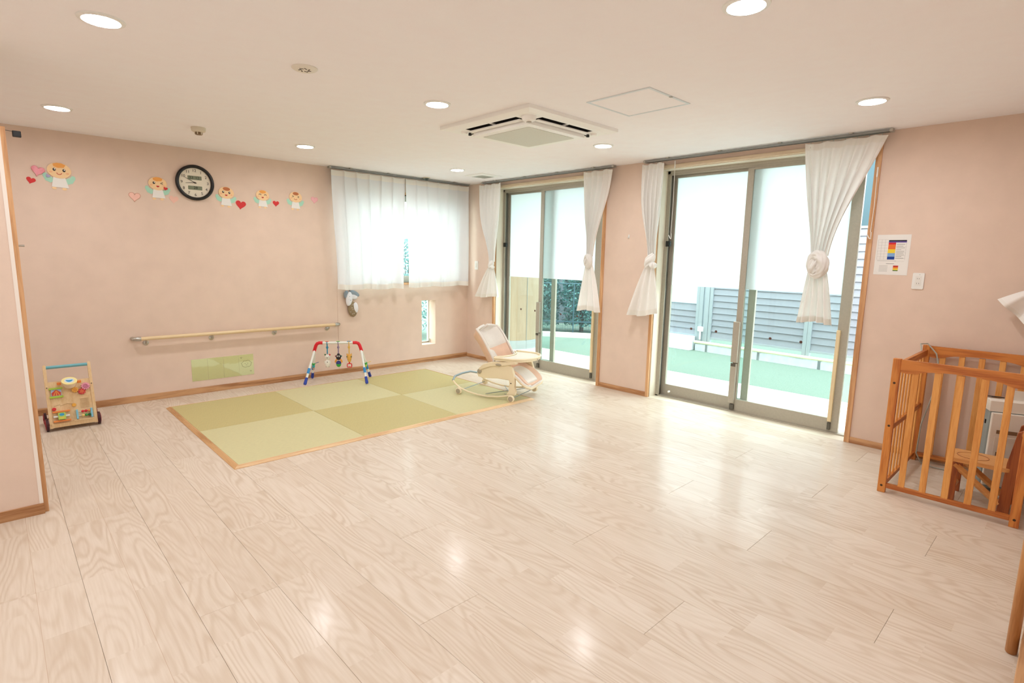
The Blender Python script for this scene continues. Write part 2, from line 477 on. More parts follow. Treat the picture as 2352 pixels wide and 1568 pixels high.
# ================================================================== SLIDING DOORS
def sash(parent, name, y0, y1, x0, x1, z0, z1, stl, str_, zr_b, zr_t, film_z, dots):
    """y0 left edge (larger y), y1 right edge; stile widths stl/str_"""
    m = MB()
    m.box((x0, y0, z0), (x1, y0-stl, z1), bev=0.002); m.box((x0, y1+str_, z0), (x1, y1, z1), bev=0.002)
    m.box((x0, y0-stl, z0), (x1, y1+str_, zr_b)); m.box((x0, y0-stl, zr_t), (x1, y1+str_, z1))
    s = m.build(name, M_alu, parent)
    xm = (x0+x1)/2
    MB().box((xm-0.003, y0-stl, zr_b), (xm+0.003, y1+str_, zr_t)).build('pane', M_glass, s)
    MB().box((xm-0.0045, y0-stl, film_z), (xm-0.0035, y1+str_, zr_t)).build('frosted_film', M_film, s)
    for (yy, zz) in dots:
        MB().lathe([(0.0125, 0), (0.0125, 0.0012), (0.006, 0.0016), (0.006, 0.0012), (0, 0.0012)], 16,
                   Matrix.Translation((xm-0.0032, yy, zz)) @ Matrix.Rotation(-PI/2, 4, 'Y')).build('warning_dot', mat('dot_brown', (96, 66, 58), 0.5), s)
    return s

def sliding_door(n, label, y0, y1, o_l, o_r, i_l, i_r, dots_o, dots_i, lock_y):
    t = thing('door_%d' % n, label, 'door', (0, 0, 0), kind='structure')
    f = MB()
    f.box((0.13, y0-0.012, 0), (0.25, y0-0.04, DZ-0.012)); f.box((0.13, y1+0.012, 0), (0.25, y1+0.03, DZ-0.012))
    f.box((0.13, y0-0.012, DZ-0.04), (0.25, y1+0.012, DZ-0.012)); f.box((0.13, y0-0.012, -0.018), (0.25, y1+0.012, 0.012))
    # track ribs on the left jamb and in the head
    for xx in (0.132, 0.19, 0.243): f.box((xx, y0-0.04, 0.012), (xx+0.006, y0-0.052, DZ-0.04))
    for xx in (0.140, 0.186, 0.240): f.box((xx, y0-0.04, DZ-0.055), (xx+0.006, y1+0.03, DZ-0.04))
    f.build('frame', M_alu, t)
    g = MB().box((0.139, y0-0.0405, 0.012), (0.189, y0-0.0415, DZ-0.04)); g.build('track_gasket', M_alu_dark, t)
    so = sash(t, 'outer_sash', o_l, o_r, 0.198, 0.228, 0.012, DZ-0.045, 0.034, 0.066, 0.125, DZ-0.075, 1.162, dots_o)
    si = sash(t, 'inner_sash', i_l, i_r, 0.148, 0.180, 0.012, DZ-0.045, 0.056, 0.080, 0.125, DZ-0.075, 1.162, dots_i)
    # long finger guard and pull on the meeting stile
    h = MB().box((0.118, i_l+0.012, 0.475), (0.149, i_l-0.050, 0.862), bev=0.006).build('pull_cover', M_alu, si)
    MB().box((0.122, i_l+0.010, 0.085), (0.149, i_l-0.046, 0.465), bev=0.006).build('pull_cover', M_alu, si)
    MB().box((0.116, i_l+0.004, 0.440), (0.122, i_l-0.040, 0.470)).build('pull_cover_clip', M_alu_dark, si)
    MB().box((0.128, i_l-0.006, 0.022), (0.149, i_l-0.046, 0.075), bev=0.003).build('bottom_latch', M_alu_dark, si)
    MB().box((0.124, i_r+0.080, 0.100), (0.149, i_r+0.052, 0.872), bev=0.004).build('finger_guard', mat('guard_cream', (236, 214, 172), 0.5), si)
    MB().box((0.126, i_r+0.078, 0.030), (0.149, i_r+0.054, 0.090), bev=0.003).build('bottom_latch', M_alu_dark, si)
    MB().box((0.118, lock_y+0.022, 1.55), (0.150, lock_y-0.024, 1.605), bev=0.003).build('lock', M_black, t)
    MB().box((0.112, lock_y-0.012, 1.562), (0.120, lock_y-0.030, 1.592), bev=0.002).build('lock_lever', mat('lock_grey', (40, 52, 54), 0.3, metal=0.5), t)
    return t
sliding_door(1, 'far aluminium sliding glass door facing the hedge', D1[0], D1[1], -0.618, -1.488, -1.252, -2.205,
             [(-0.878, 0.737), (-1.136, 0.737)], [(-1.623, 0.737), (-1.885, 0.737)], -0.632)
sliding_door(2, 'near aluminium sliding glass door facing the louvre fence', D2[0], D2[1], -3.048, -3.949, -3.808, -4.738,
             [(-3.330, 0.737), (-3.592, 0.737)], [(-4.125, 0.737), (-4.384, 0.737)], -3.058)
MB().lathe([(0.011, 0), (0.011, 0.018), (0.007, 0.024), (0, 0.024)], 14, Matrix.Translation((0.148, -3.165, 0.065)) @ Matrix.Rotation(-PI/2, 4, 'Y')).build(
    'stop_pin', M_white, bpy.data.objects['door_2'])

# ================================================================== WINDOWS IN THE BACK WALL
w1 = thing('window_1', 'aluminium window behind the white sheer curtains', 'window', (0, 0, 0), kind='structure')
f = MB()
f.box((WX0, 0.10, WZ0), (WX0+0.035, 0.19, WZ1)); f.box((WX1-0.035, 0.10, WZ0), (WX1, 0.19, WZ1))
f.box((WX0, 0.10, WZ0), (WX1, 0.19, WZ0+0.035)); f.box((WX0, 0.10, WZ1-0.035), (WX1, 0.19, WZ1))
f.build('frame', M_alu, w1)
xm = (WX0+WX1)/2
for a, b, yy in ((WX0+0.03, xm+0.03, 0.155), (xm-0.03, WX1-0.03, 0.115)):
    m = MB()
    m.box((a, yy, WZ0+0.03), (a+0.045, yy+0.028, WZ1-0.03)); m.box((b-0.045, yy, WZ0+0.03), (b, yy+0.028, WZ1-0.03))
    m.box((a, yy, WZ0+0.03), (b, yy+0.028, WZ0+0.08)); m.box((a, yy, WZ1-0.07), (b, yy+0.028, WZ1-0.03))
    s = m.build('sash', M_alu, w1)
    MB().box((a+0.045, yy+0.011, WZ0+0.08), (b-0.045, yy+0.017, WZ1-0.07)).build('pane', M_glass, s)
m = MB()
m.box((WX0-0.03, -0.010, WZ0-0.03), (WX0, 0.10, WZ1+0.03)); m.box((WX1, -0.010, WZ0-0.03), (WX1+0.03, 0.10, WZ1+0.03))
m.box((WX0, -0.010, WZ1), (WX1, 0.10, WZ1+0.03)); m.box((WX0, -0.014, WZ0-0.026), (WX1, 0.10, WZ0))
m.build('casing', M_trimz, w1)
w2 = thing('window_2', 'narrow low slit window beside the baby rocker', 'window', (0, 0, 0), kind='structure')
m = MB()
m.box((SX0, 0.150, SZ0), (SX0+0.006, 0.185, SZ1)); m.box((SX1-0.006, 0.150, SZ0), (SX1, 0.185, SZ1))
m.box((SX0, 0.150, SZ0), (SX1, 0.185, SZ0+0.02)); m.box((SX0, 0.150, SZ1-0.006), (SX1, 0.185, SZ1))
m.build('frame', M_alu, w2)
MB().box((SX0, 0.165, SZ0), (SX1, 0.170, SZ1)).build('pane', M_glass, w2)
MB().tube([(SX1-0.012, 0.12, SZ0+0.012), (SX1-0.012, 0.12, SZ0+0.055)], 0.008, 10).build('catch', M_chrome, w2)

# ================================================================== OUTSIDE
def turf_mat():
    return mat('turf_green', (116, 132, 120), 0.95, spec=0.1, noise=0.22, nscale=120, bump=0.8, bscale=260)
tf = MB()
tf.box((1.57, -9, -0.14), (9, 9, -0.035)); tf.box((-9, 1.1, -0.14), (1.57, 9, -0.035))
tag(tf.build('turf_ground', turf_mat()), 'green artificial turf outside the glass doors', 'turf', kind='structure')
tag(MB().box((-9, 0.2, -0.14), (0.26, 1.1, -0.04)).build('concrete_apron', mat('apron', (222, 222, 216), 0.8, noise=0.05, nscale=20)),
    'pale concrete strip outside the slit window', 'pavement', kind='structure')
deck = thing('deck', 'bleached board deck outside the sliding doors', 'deck', (0, 0, 0), kind='structure')
M_deck = mat('deck_board', (226, 218, 206), 0.7, noise=0.06, nscale=30, stretch=(1, 0.08, 1))
MB().box((0.27, -6.5, -0.14), (1.55, 1.1, -0.06)).build('joist_base', mat('deck_gap', (120, 116, 108), 0.8), deck)
dw = 0.128
dm = {}
for i in range(10):
    cut = [-1.2, -3.1, -0.4][i % 3]
    for a, b in ((-6.5, cut), (cut, 1.1)):
        k = round(b-a, 3)
        if k not in dm:
            dm[k] = MB().box((-dw/2+0.003, -k/2+0.002, -0.03), (dw/2-0.003, k/2-0.002, 0), bev=0.002, seg=1).mesh('deck_board')
        place('deck_board', dm[k], M_deck, deck, (0.27+dw*(i+0.5), (a+b)/2, -0.03))
tag(MB().box((WT, -7, 2.56), (1.15, 1.5, 2.70)).build('eave', mat('eave_white', (222, 222, 218), 0.7)), 'white eave slab above the sliding doors', 'eave', kind='structure')

# louvre fence, line x = 3.6 + 0.058 y, local +X runs along -y
FANG = math.atan2(-1.0, -0.058)
M_louv = mat('louvre_aluminium', (134, 138, 146), 0.45, metal=0.15, noise=0.03, nscale=30)
M_fpost = mat('fence_post_aluminium', (150, 159, 164), 0.4, metal=0.2)
def fence_panel(label, s0, s1, z0, z1, solid_from=None):
    t = thing('louvre_fence_panel', label, 'fence', (3.6+(-0.0579)*s0, -0.9983*s0, 0), FANG, group='louvre fence panels outside')
    w = s1-s0
    zp = 0.073 if s0 > 1.8 else -0.037
    MB().box((0, -0.025, zp), (0.05, 0.025, z1)).build('post', M_fpost, t)
    MB().box((w-0.05, -0.025, zp), (w, 0.025, z1)).build('post', M_fpost, t)
    MB().box((0.05, -0.02, z1-0.03), (w-0.05, 0.02, z1)).build('top_rail', M_fpost, t)
    MB().box((0.05, -0.02, z0), (w-0.05, 0.02, z0+0.03)).build('bottom_rail', M_fpost, t)
    sl = MB().prism([(-0.012, 0.0), (0.006, 0.094), (0.010, 0.094), (-0.006, 0.002), (-0.014, -0.006)], 0.05, w-0.05,
                    Matrix(((0,0,1,0),(1,0,0,0),(0,1,0,0),(0,0,0,1)))).mesh('slat')
    z = z0+0.035
    top = solid_from if solid_from else z1-0.03
    while z+0.09 < top+0.005:
        place('slat', sl, M_louv, t, (0, 0, z)); z += 0.0985
    if solid_from:
        MB().box((0.05, -0.012, solid_from), (w-0.05, 0.012, z1-0.03)).build('solid_sheet', mat('fence_sheet', (196, 210, 218), 0.5), t)
    return t
fence_panel('narrow louvre fence panel with a solid upper sheet', 0.70, 1.70, 0.18, 1.9, solid_from=0.72)
fence_panel('wide louvre fence panel behind the near door', 1.88, 3.397, 0.17, 1.9)
fence_panel('louvre fence panel behind the knotted curtain', 3.40, 4.947, 0.17, 1.9)
fence_panel('louvre fence panel nearest the front of the yard', 4.95, 6.5, 0.17, 1.9)
t = thing('fence_gate_post', 'pale double gate post between the louvre panels', 'post', (3.6-0.0579*1.70, -0.9983*1.70, 0), FANG)
MB().box((0.005, -0.03, -0.04), (0.07, 0.03, 1.95)).build('post', M_fpost, t)
MB().box((0.10, -0.03, -0.04), (0.175, 0.03, 1.95)).build('post', M_fpost, t)
MB().box((0.02, -0.07, 0.28), (0.11, -0.03, 0.36), bev=0.01).build('latch', M_white, t)
MB().tube([(0.065, -0.05, 0.15), (0.065, -0.05, 0.33)], 0.014, 10).build('drop_bolt', M_white, t)
t = thing('kerb_bar', 'cream tube bar lying along the fence kerb', 'bar', (3.6-0.0579*1.7, -0.9983*1.7, 0), FANG)
MB().tube([(0, -0.09, 0.106), (3.0, -0.09, 0.106)], 0.024, 12).build('bar', mat('bar_cream', (232, 226, 186), 0.5), t, smooth=True)
for k in range(4): MB().box((0.2+k*0.85, -0.10, -0.04), (0.24+k*0.85, -0.06, 0.088)).build('bar_support', M_fpost, t)
tag(MB().box((0, -0.10, -0.10), (4.9, 0.10, 0.075)).build('fence_kerb', mat('kerb_concrete', (196, 204, 206), 0.85, noise=0.1, nscale=9),
    loc=(3.6-0.0579*1.72, -0.9983*1.72, 0), rot=(0, 0, FANG)), 'grey concrete kerb under the louvre fence', 'kerb', kind='structure')
tag(MB().box((0, -0.20, -0.05), (0.85, -0.03, 0.175), bev=0.004).build('storage_box', mat('box_white', (226, 232, 236), 0.5),
    loc=(3.6-0.0579*0.82, -0.9983*0.82, 0.015), rot=(0, 0, FANG)), 'low white box at the foot of the narrow fence panel', 'box')

# curved wood-clad column outside the far door
t = thing('curved_column', 'curved beige wood-clad column outside the far door', 'column', (1.35, 0.55, -0.03))
MB().lathe([(0.50, 0.14), (0.50, 2.55)], 48).build('cladding', wood('column_cladding', (164, 146, 122), (150, 130, 104), 0.5, axis=2, scale=5, lines=2, contrast=0.5), t, smooth=True, angle=30)
MB().lathe([(0.505, 0.0), (0.505, 0.13), (0.495, 0.14)], 48).build('plinth_band', mat('plinth_grey', (150, 158, 158), 0.6), t, smooth=True, angle=30)
for a in (-0.95, -1.75):
    MB().box((0.501, -0.003, 0.0), (0.505, 0.003, 2.55), Matrix.Rotation(a, 4, 'Z')).build('joint_strip', mat('joint_grey', (128, 138, 138), 0.5), t)

# kerb, mesh fence and hedge past the far door
HA = math.atan2(-0.83, 0.56)
hb = (2.83, 0.575)
tag(MB().box((-2.2, -0.06, -0.10), (1.3, 0.10, 0.045), bev=0.004).build('lawn_kerb', mat('kerb_pale', (232, 230, 210), 0.8), loc=(*hb, 0), rot=(0, 0, HA)),
    'pale kerb along the hedge side of the lawn', 'kerb', kind='structure')
t = thing('mesh_fence', 'dark wire mesh fence in front of the hedge', 'fence', (*hb, 0), HA)
M_wire = mat('wire_teal', (58, 92, 104), 0.5, metal=0.3)
for k in range(9):
    xx = -1.9+k*0.4
    MB().tube([(xx, 0.22, -0.04), (xx, 0.22, 0.95)], 0.012, 8).build('post', M_wire, t)
for zz in (0.23, 0.95): MB().tube([(-2.1, 0.22, zz), (1.4, 0.22, zz)], 0.010, 8).build('rail', M_wire, t)
w = MB()
for k in range(70): w.tube([(-2.1+k*0.05, 0.22, 0.05), (-2.1+k*0.05, 0.22, 0.95)], 0.0016, 4, caps=False)
for k in range(18): w.tube([(-2.1, 0.22, 0.05+k*0.05), (1.4, 0.22, 0.05+k*0.05)], 0.0016, 4, caps=False)
tag(w.build('wire_mesh', M_wire, t), kind='stuff')

tag(MB().box((-2.6, 2.2, -0.1), (5.0, 2.4, 2.6)).build('neighbour_wall', mat('neighbour_grey', (96, 106, 112), 0.9, noise=0.06, nscale=3), loc=(*hb, 0), rot=(0, 0, HA)),
    'plain grey neighbouring wall behind the hedge', 'wall', kind='structure')
def shrub(label, x, y, r, h, n, seed, col, ang=0.0):
    rd = random.Random(seed)
    t = thing('hedge_shrub', label, 'shrub', (x, y, -0.04), ang, group='shrubs of the hedge')
    m = MB()
    for k in range(5):
        a = rd.uniform(0, 2*PI); b = rd.uniform(0.1, 0.5)*r
        m.tube([(0.03*math.cos(a), 0.03*math.sin(a), 0), (b*0.5*math.cos(a), b*0.5*math.sin(a), h*0.45), (b*math.cos(a), b*math.sin(a), h*0.9)], [0.02, 0.014, 0.006], 6)
    m.build('stems', mat('stem_brown', (92, 84, 80), 0.8), t)
    m = MB()
    for k in range(n):
        a = rd.uniform(0, 2*PI); rr = r*math.sqrt(rd.random())
        z = h*(0.08+0.92*rd.random()**0.8)
        rr *= (0.6+0.4*math.sin(PI*min(1, z/h*0.9+0.15)))
        p = Vector((rr*math.cos(a), rr*math.sin(a), z))
        R = Matrix.Rotation(rd.uniform(0, 6.28), 4, 'Z') @ Matrix.Rotation(rd.uniform(-0.9, 0.9), 4, 'X') @ Matrix.Rotation(rd.uniform(-0.7, 0.7), 4, 'Y')
        l = rd.uniform(0.028, 0.058); wd = l*0.5
        Tm = Matrix.Translation(p) @ R
        m.poly([(0, -l, 0), (wd, 0, 0.006), (0, l, 0), (-wd, 0, 0.006)], [(0, 1, 2), (0, 2, 3)], Tm)
    tag(m.build('foliage', col, t, fix=False), kind='stuff')
    return t
M_leaf = mat('leaf_blue_green', (92, 142, 138), 0.5, noise=0.35, nscale=14, trans=0.25)
M_leaf2 = mat('leaf_grey_green', (112, 152, 150), 0.5, noise=0.35, nscale=14, trans=0.25)
ca, sa = math.cos(HA), math.sin(HA)
for i, (a, b, r, h, lab) in enumerate(((-1.45, 0.75, 0.42, 1.7, 'dense blue green shrub behind the curved column'),
                                   (-0.62, 0.80, 0.42, 1.6, 'blue green hedge shrub seen left of centre in the far door'),
                                   (0.20, 0.78, 0.42, 1.75, 'grey green hedge shrub in the middle of the far door view'),
                                   (1.05, 0.80, 0.42, 1.65, 'grey green hedge shrub next to the knotted curtain'))):
    shrub(lab, hb[0]+a*ca-b*sa, hb[1]+a*sa+b*ca, r, h, 4200, 20+i, M_leaf if i % 2 == 0 else M_leaf2)
shrub('blue green shrub seen through the gap of the sheer curtains', 0.55, 2.5, 0.7, 1.75, 2600, 40, M_leaf2)
tag(MB().box((8.0, -4.6, -0.1), (12.0, -1.4, 6.5)).build('neighbour_building', mat('building_teal', (66, 88, 94), 0.9, noise=0.05, nscale=2)),
    'dark teal neighbouring building glimpsed beyond the louvre fence', 'building', kind='structure')

# ================================================================== CURTAIN RAILS
def rail_thing(label, p0, p1, nb, group='ceiling curtain rails'):
    a, b = Vector(p0), Vector(p1)
    t = thing('curtain_rail', label, 'curtain rail', tuple((a+b)/2), 0, group)
    a, b = a-(p0c := (a+b)/2), b-p0c
    d = (b-a).normalized(); n = Vector((-d.y, d.x, 0))
    for k in (-1, 1):
        o = n*0.019*k
        MB().prism([(-0.008, -0.008), (0.008, -0.008), (0.008, 0.006), (0.005, 0.008), (-0.005, 0.008), (-0.008, 0.006)], 0, (b-a).length,
            Matrix.Translation(a+o) @ Matrix(((n.x, 0, d.x, 0), (n.y, 0, d.y, 0), (0, 1, 0, 0), (0, 0, 0, 1)))).build('track', M_rail, t)
        for e in (a, b):
            MB().box(tuple(e+o-Vector((0.011, 0.011, 0.011))), tuple(e+o+Vector((0.011, 0.011, 0.011))), bev=0.003).build('end_cap', M_chrome, t)
    for k in range(nb):
        c = a+(b-a)*((k+0.5)/nb)
        Tm = Matrix.Translation(c) @ Matrix(((n.x, d.x, 0, 0), (n.y, d.y, 0, 0), (0, 0, 1, 0), (0, 0, 0, 1)))
        MB().box((-0.034, -0.013, 0.007), (0.034, 0.013, 0.016), Tm, bev=0.002).build('bracket', M_chrome, t)
    return t
RZ = H-0.016
rail_thing('double curtain rail above the sheer window curtains', (-2.04, -0.095, RZ), (-0.07, -0.095, RZ), 4)
rail_thing('double curtain rail above the far sliding door', (-0.075, -0.42, RZ), (-0.075, -2.50, RZ), 4)
rail_thing('double curtain rail above the near sliding door', (-0.075, -2.88, RZ), (-0.075, -4.93, RZ), 4)
rail_thing('short double curtain rail in the corner above the crib', (-0.075, -5.73, RZ), (-0.075, -6.04, RZ), 1)

# ================================================================== CURTAINS
def smooth01(t): return t*t*(3-2*t)
def tied_curtain(label, x0, yl, yr, zt, yk, zk, tl, tr_, zbl, zbr, n, seed, pl=1.0, pr=1.0, kw=0.075, style='ring', ks=1.0, group='knotted cotton curtains at the doors'):
    """yl/yr: left (larger y) and right edge at the top; knot at (yk, zk); tail hem tl..tr_ at zbl/zbr"""
    rd = random.Random(seed)
    t = thing('curtain', label, 'curtain', (x0, yk, zbl), 0, group)
    ph = [rd.uniform(-0.6, 0.6) for _ in range(n+2)]
    am = [rd.uniform(0.7, 1.2) for _ in range(n+2)]
    def fold(u, k=1.0):
        f = u*n; i = int(min(f, n-1e-6)); 
        return math.sin(2*PI*f+ph[i]*math.sin(PI*(f-i)))*am[i]
    O = Vector((x0, yk, zbl))
    def up(u, v):
        e1 = smooth01(v)*0.55+v*0.45
        L_ = yl+(yk+kw/2-yl)*(e1**pl); R_ = yr+(yk-kw/2-yr)*(e1**pr)
        y = L_+(R_-L_)*u
        A = 0.012+0.016*math.sin(PI*min(1, v*1.1))+0.010*v
        if v < 0.04: A *= 0.6
        x = x0+A*fold(u)-0.03*v*math.cos(PI*(u-0.5))*smooth01(v)+0.004*math.sin(9*v+5*u)
        y += 0.008*math.sin(2*PI*u*n+1.3)*math.sin(PI*v)
        z = zt+(zk-zt)*v-0.012*(1-v)*abs(math.sin(PI*u*n*0.5))-0.02*v*math.sin(PI*u)
        return Vector((x, y, z))-O
    MB().grid(up, n*12, 36).build('drape', M_cloth, t, smooth=True, angle=None, fix=False)
    def header(u, v):
        q = up(u, v*0.055); q.x -= 0.0015; return q
    MB().grid(header, n*12, 2).build('header_tape', mat('curtain_header', (250, 245, 237), 0.95, spec=0.1, trans=0.12), t, smooth=True, angle=None, fix=False)
    # knot : creased cloth wound over itself
    def crease(b, tw): return 1+0.13*math.sin(5*b+tw)+0.07*math.sin(9*b-1.7*tw+1)
    if style == 'ring':
        def wrap(u, v):
            a = 2*PI*u; b = 2*PI*v
            R_ = 0.044; r_ = (0.026+0.009*math.sin(a-0.6))*crease(b, 3*a)
            return Vector((-0.014-r_*math.sin(b)-0.012*math.sin(a-0.4), (R_+r_*math.cos(b))*math.cos(a)*0.92, (R_*1.18+r_*math.cos(b))*math.sin(a)+0.014*math.cos(a)))
        Tk = Matrix.Translation((-0.025*ks, 0.0, zk-0.055*ks-zbl)) @ Matrix.Scale(ks, 4) @ Matrix.Rotation(0.42, 4, 'X')
        kn = MB().grid(wrap, 48, 36, Tk, closed_u=True).build('knot', M_cloth, t, smooth=True, angle=None)
        def core(u, v):
            a = 2*PI*u; p_ = PI*(0.02+0.96*v)
            r_ = 1+0.20*math.sin(6*a+5*v)+0.14*math.sin(11*a-3*v)
            return Vector((0.034*math.cos(a)*math.sin(p_)*r_-0.012, 0.036*math.sin(a)*math.sin(p_)*r_, 0.056*math.cos(p_)))
        MB().grid(core, 54, 16, Tk, closed_u=True).build('knot_core', M_cloth, kn, smooth=True, angle=None)
    else:
        Tk = Matrix.Translation((-0.030*ks, 0.0, zk-0.055*ks-zbl)) @ Matrix.Scale(ks, 4) @ Matrix.Rotation(0.55, 4, 'X')
        def spin(u, v):
            a = 2*PI*u; s_ = math.sin(PI*(0.06+0.88*v))**0.7
            r_ = 0.046*s_*(1+0.10*math.sin(5*a+9*v)+0.06*math.sin(9*a+14*v))
            return Vector((r_*math.cos(a), r_*math.sin(a)*1.05, 0.085-0.17*v))
        kn = MB().grid(spin, 50, 24, Tk, closed_u=True).build('knot', M_cloth, t, smooth=True, angle=None)
        def ball(u, v):
            a = 2*PI*u; p_ = PI*(0.02+0.96*v)
            r_ = 0.033*(1+0.16*math.sin(6*a+4*v)+0.10*math.sin(10*a))
            return Vector((-0.01+r_*math.cos(a)*math.sin(p_), -0.040+r_*math.sin(a)*math.sin(p_), -0.045+0.034*math.cos(p_)))
        MB().grid(ball, 44, 14, Matrix.Translation((-0.035*ks, -0.012, zk-0.06*ks-zbl)) @ Matrix.Scale(ks, 4), closed_u=True).build('knot_loop', M_cloth, kn, smooth=True, angle=None)
    n2 = max(3, n-1)
    def tail(u, v):
        e = v**0.75
        L_ = yk+kw*0.42+(tl-yk-kw*0.42)*e; R_ = yk-kw*0.42+(tr_-yk+kw*0.42)*e
        zb = zbl+(zbr-zbl)*u
        y = L_+(R_-L_)*u
        A = 0.012+0.022*v
        x = x0-0.012+A*math.sin(2*PI*n2*u*0.8+1.0+seed)+0.006*math.sin(4*PI*u+3*v)
        z = (zk-0.07)+(zb-zk+0.07)*v+0.010*v*math.sin(PI*2*u+seed)
        return Vector((x, y, z))-O
    MB().grid(tail, n2*12, 22).build('tail', M_cloth, t, smooth=True, angle=None, fix=False)
    def hem(u, v):
        q = tail(u, 0.90+0.1*v); q.x -= 0.0015; return q
    MB().grid(hem, n2*12, 2).build('hem', mat('curtain_header', (244, 236, 222), 0.95), t, smooth=True, angle=None, fix=False)
    # hooks on the rail
    for k in range(n):
        u = (k+0.5)/n; q = up(u, 0.0)
        MB().tube([q+Vector((0.002, 0, -0.03)), q+Vector((0.004, 0, 0.012))], 0.0025, 6).build('hook', M_chrome, t)
    return t
tied_curtain('knotted white curtain at the corner side of the far door', -0.085, -0.345, -0.768, H-0.035, -0.625, 1.36, -0.320, -0.768, 0.885, 0.895, 6, 3, pl=2.0, pr=1.4, kw=0.085, ks=0.72, style='spin')
tied_curtain('knotted white curtain on the right side of the far door', -0.085, -2.105, -2.492, H-0.035, -2.235, 1.44, -2.092, -2.395, 0.842, 0.846, 5, 5, pl=1.0, pr=1.1, kw=0.08)
tied_curtain('knotted white curtain on the left side of the near door', -0.085, -2.848, -3.095, H-0.035, -3.012, 1.46, -2.752, -3.136, 0.838, 0.880, 5, 8, pl=2.0, pr=1.6, kw=0.08, ks=0.95, style='spin')
tied_curtain('wide knotted white curtain swept to the right of the near door', -0.085, -4.352, -4.914, H-0.035, -4.536, 1.47, -4.422, -4.690, 0.940, 0.935, 7, 11, pl=0.9, pr=0.8, kw=0.13, ks=1.35)
tied_curtain('white curtain tail poking in at the right edge of the view', -0.10, -5.78, -6.02, H-0.035, -5.90, 1.37, -5.635, -6.01, 1.19, 0.86, 5, 14, pl=1.2, pr=1.2, kw=0.08)

def sheer(label, xl0, xr0, xl1, xr1, z0l, z0r, z1, n, seed):
    rd = random.Random(seed)
    t = thing('sheer_curtain', label, 'curtain', ((xl0+xr0)/2, -0.10, z0l), 0, 'short sheer window curtains')
    O = Vector(t.location)
    jit = [rd.uniform(-0.3, 0.3) for _ in range(n+2)]
    def fn(u, v):
        e = smooth01(min(1, v*1.15))
        x = (xl0+(xr0-xl0)*u)*(1-e)+(xl1+(xr1-xl1)*u)*e
        f = u*n
        pinch = abs(math.sin(PI*f))**0.30          # pinch pleats at the top
        y = -0.095-0.030*(1-pinch)*(1-0.45*v)
        A = 0.030*smooth01(min(1, v*1.6))
        y += A*math.sin(PI*2*f*0.75+jit[int(min(f, n-1e-6))]*1.2*v+seed)-0.006*math.sin(PI*f*2.6+seed*2)*v
        z = z1+((z0l+(z0r-z0l)*u)-z1)*v-0.006*pinch*(1-v)+0.006*v*math.sin(2*PI*f*0.37+seed)
        return Vector((x, y, z))-O
    MB().grid(fn, n*16, 40).build('cloth', M_sheer, t, smooth=True, angle=None, fix=False)
    def hd(a, b, dy):
        def g(u, v):
            q = fn(u, a+(b-a)*v); q.y += dy; return q
        return g
    MB().grid(hd(0.0, 0.045, -0.0015), n*16, 3).build('header_tape', mat('curtain_header', (244, 236, 222), 0.95), t, smooth=True, angle=None, fix=False)
    MB().grid(hd(0.955, 1.0, -0.0015), n*16, 3).build('hem', mat('curtain_header', (244, 236, 222), 0.95), t, smooth=True, angle=None, fix=False)
    for k in range(n):
        q = fn((k+0.02)/n, 0.0)
        MB().tube([q+Vector((0, 0.004, -0.03)), q+Vector((0, 0.006, 0.012))], 0.0025, 6).build('hook', M_chrome, t)
    return t
sheer('left short sheer white curtain over the window', -2.035, -1.088, -1.975, -1.128, 1.008, 1.002, H-0.036, 6, 2)
sheer('right short sheer white curtain over the window', -1.072, -0.085, -1.022, -0.078, 1.012, 1.020, H-0.036, 6, 9)

# blind pull cords by the near door
for i, (yy, zt, zb, lab) in enumerate(((-3.185, 2.33, 1.62, 'white pull cord with hook hanging at the left of the near door'),
                                 (-4.86, 2.10, 1.60, 'white pull cord with hook hanging at the right of the near door'))):
    t = thing('pull_cord', lab, 'cord', (-0.045, yy, zb), 0, 'curtain pull cords')
    MB().tube([(0, 0, 0.05), (0.002, -0.004, (zt-zb)*0.5), (0, 0, zt-zb)], 0.0022, 6).build('cord', M_white, t)
    MB().tube([(0, 0, zt-zb-0.05), (0, 0, zt-zb+0.02)], 0.005, 8).build('cord_stop', M_white, t)
    MB().tube([(0, 0.022, 0.035), (0, 0.004, 0.002), (0, -0.006, 0.0), (0, -0.004, 0.05)], 0.0035, 6).build('hook', M_white, t)

# ================================================================== CEILING FIXTURES
M_lamp = mat('lamp_diffuser', (255, 255, 255), 0.5, emit=((248, 250, 255), LAMP_STRENGTH))
def downlight(x, y, label):
    t = thing('downlight', label, 'ceiling light', (x, y, H), 0, 'round recessed ceiling downlights')
    MB().lathe([(0.066, -0.001), (0.070, -0.009), (0.086, -0.005), (0.088, 0.0)], 40, caps=False).build('trim_ring', M_white, t, smooth=True)
    MB().lathe([(0, -0.0035), (0.067, -0.0035)], 40, caps=False).build('diffuser', M_lamp, t)
    return t
_dl = {(0, 0): 'lit downlight in the corner by the far door and window', (1, 0): 'lit downlight in front of the clock wall', (2, 0): 'lit downlight at the left above the activity walker side',
       (0, 1): 'lit downlight in front of the wall between the two doors', (1, 1): 'lit downlight left of the ceiling air conditioner', (2, 1): 'large lit downlight at the top left of the view',
       (0, 2): 'lit downlight near the swept curtain at the right', (1, 2): 'lit downlight cut by the top edge of the view', (2, 2): 'lit downlight overhead beside the viewer'}
for i, x in enumerate((-0.935, -2.68, -4.427)):
    for j, y in enumerate((-0.97, -3.01, -5.01)):
        downlight(x, y, _dl[(i, j)])
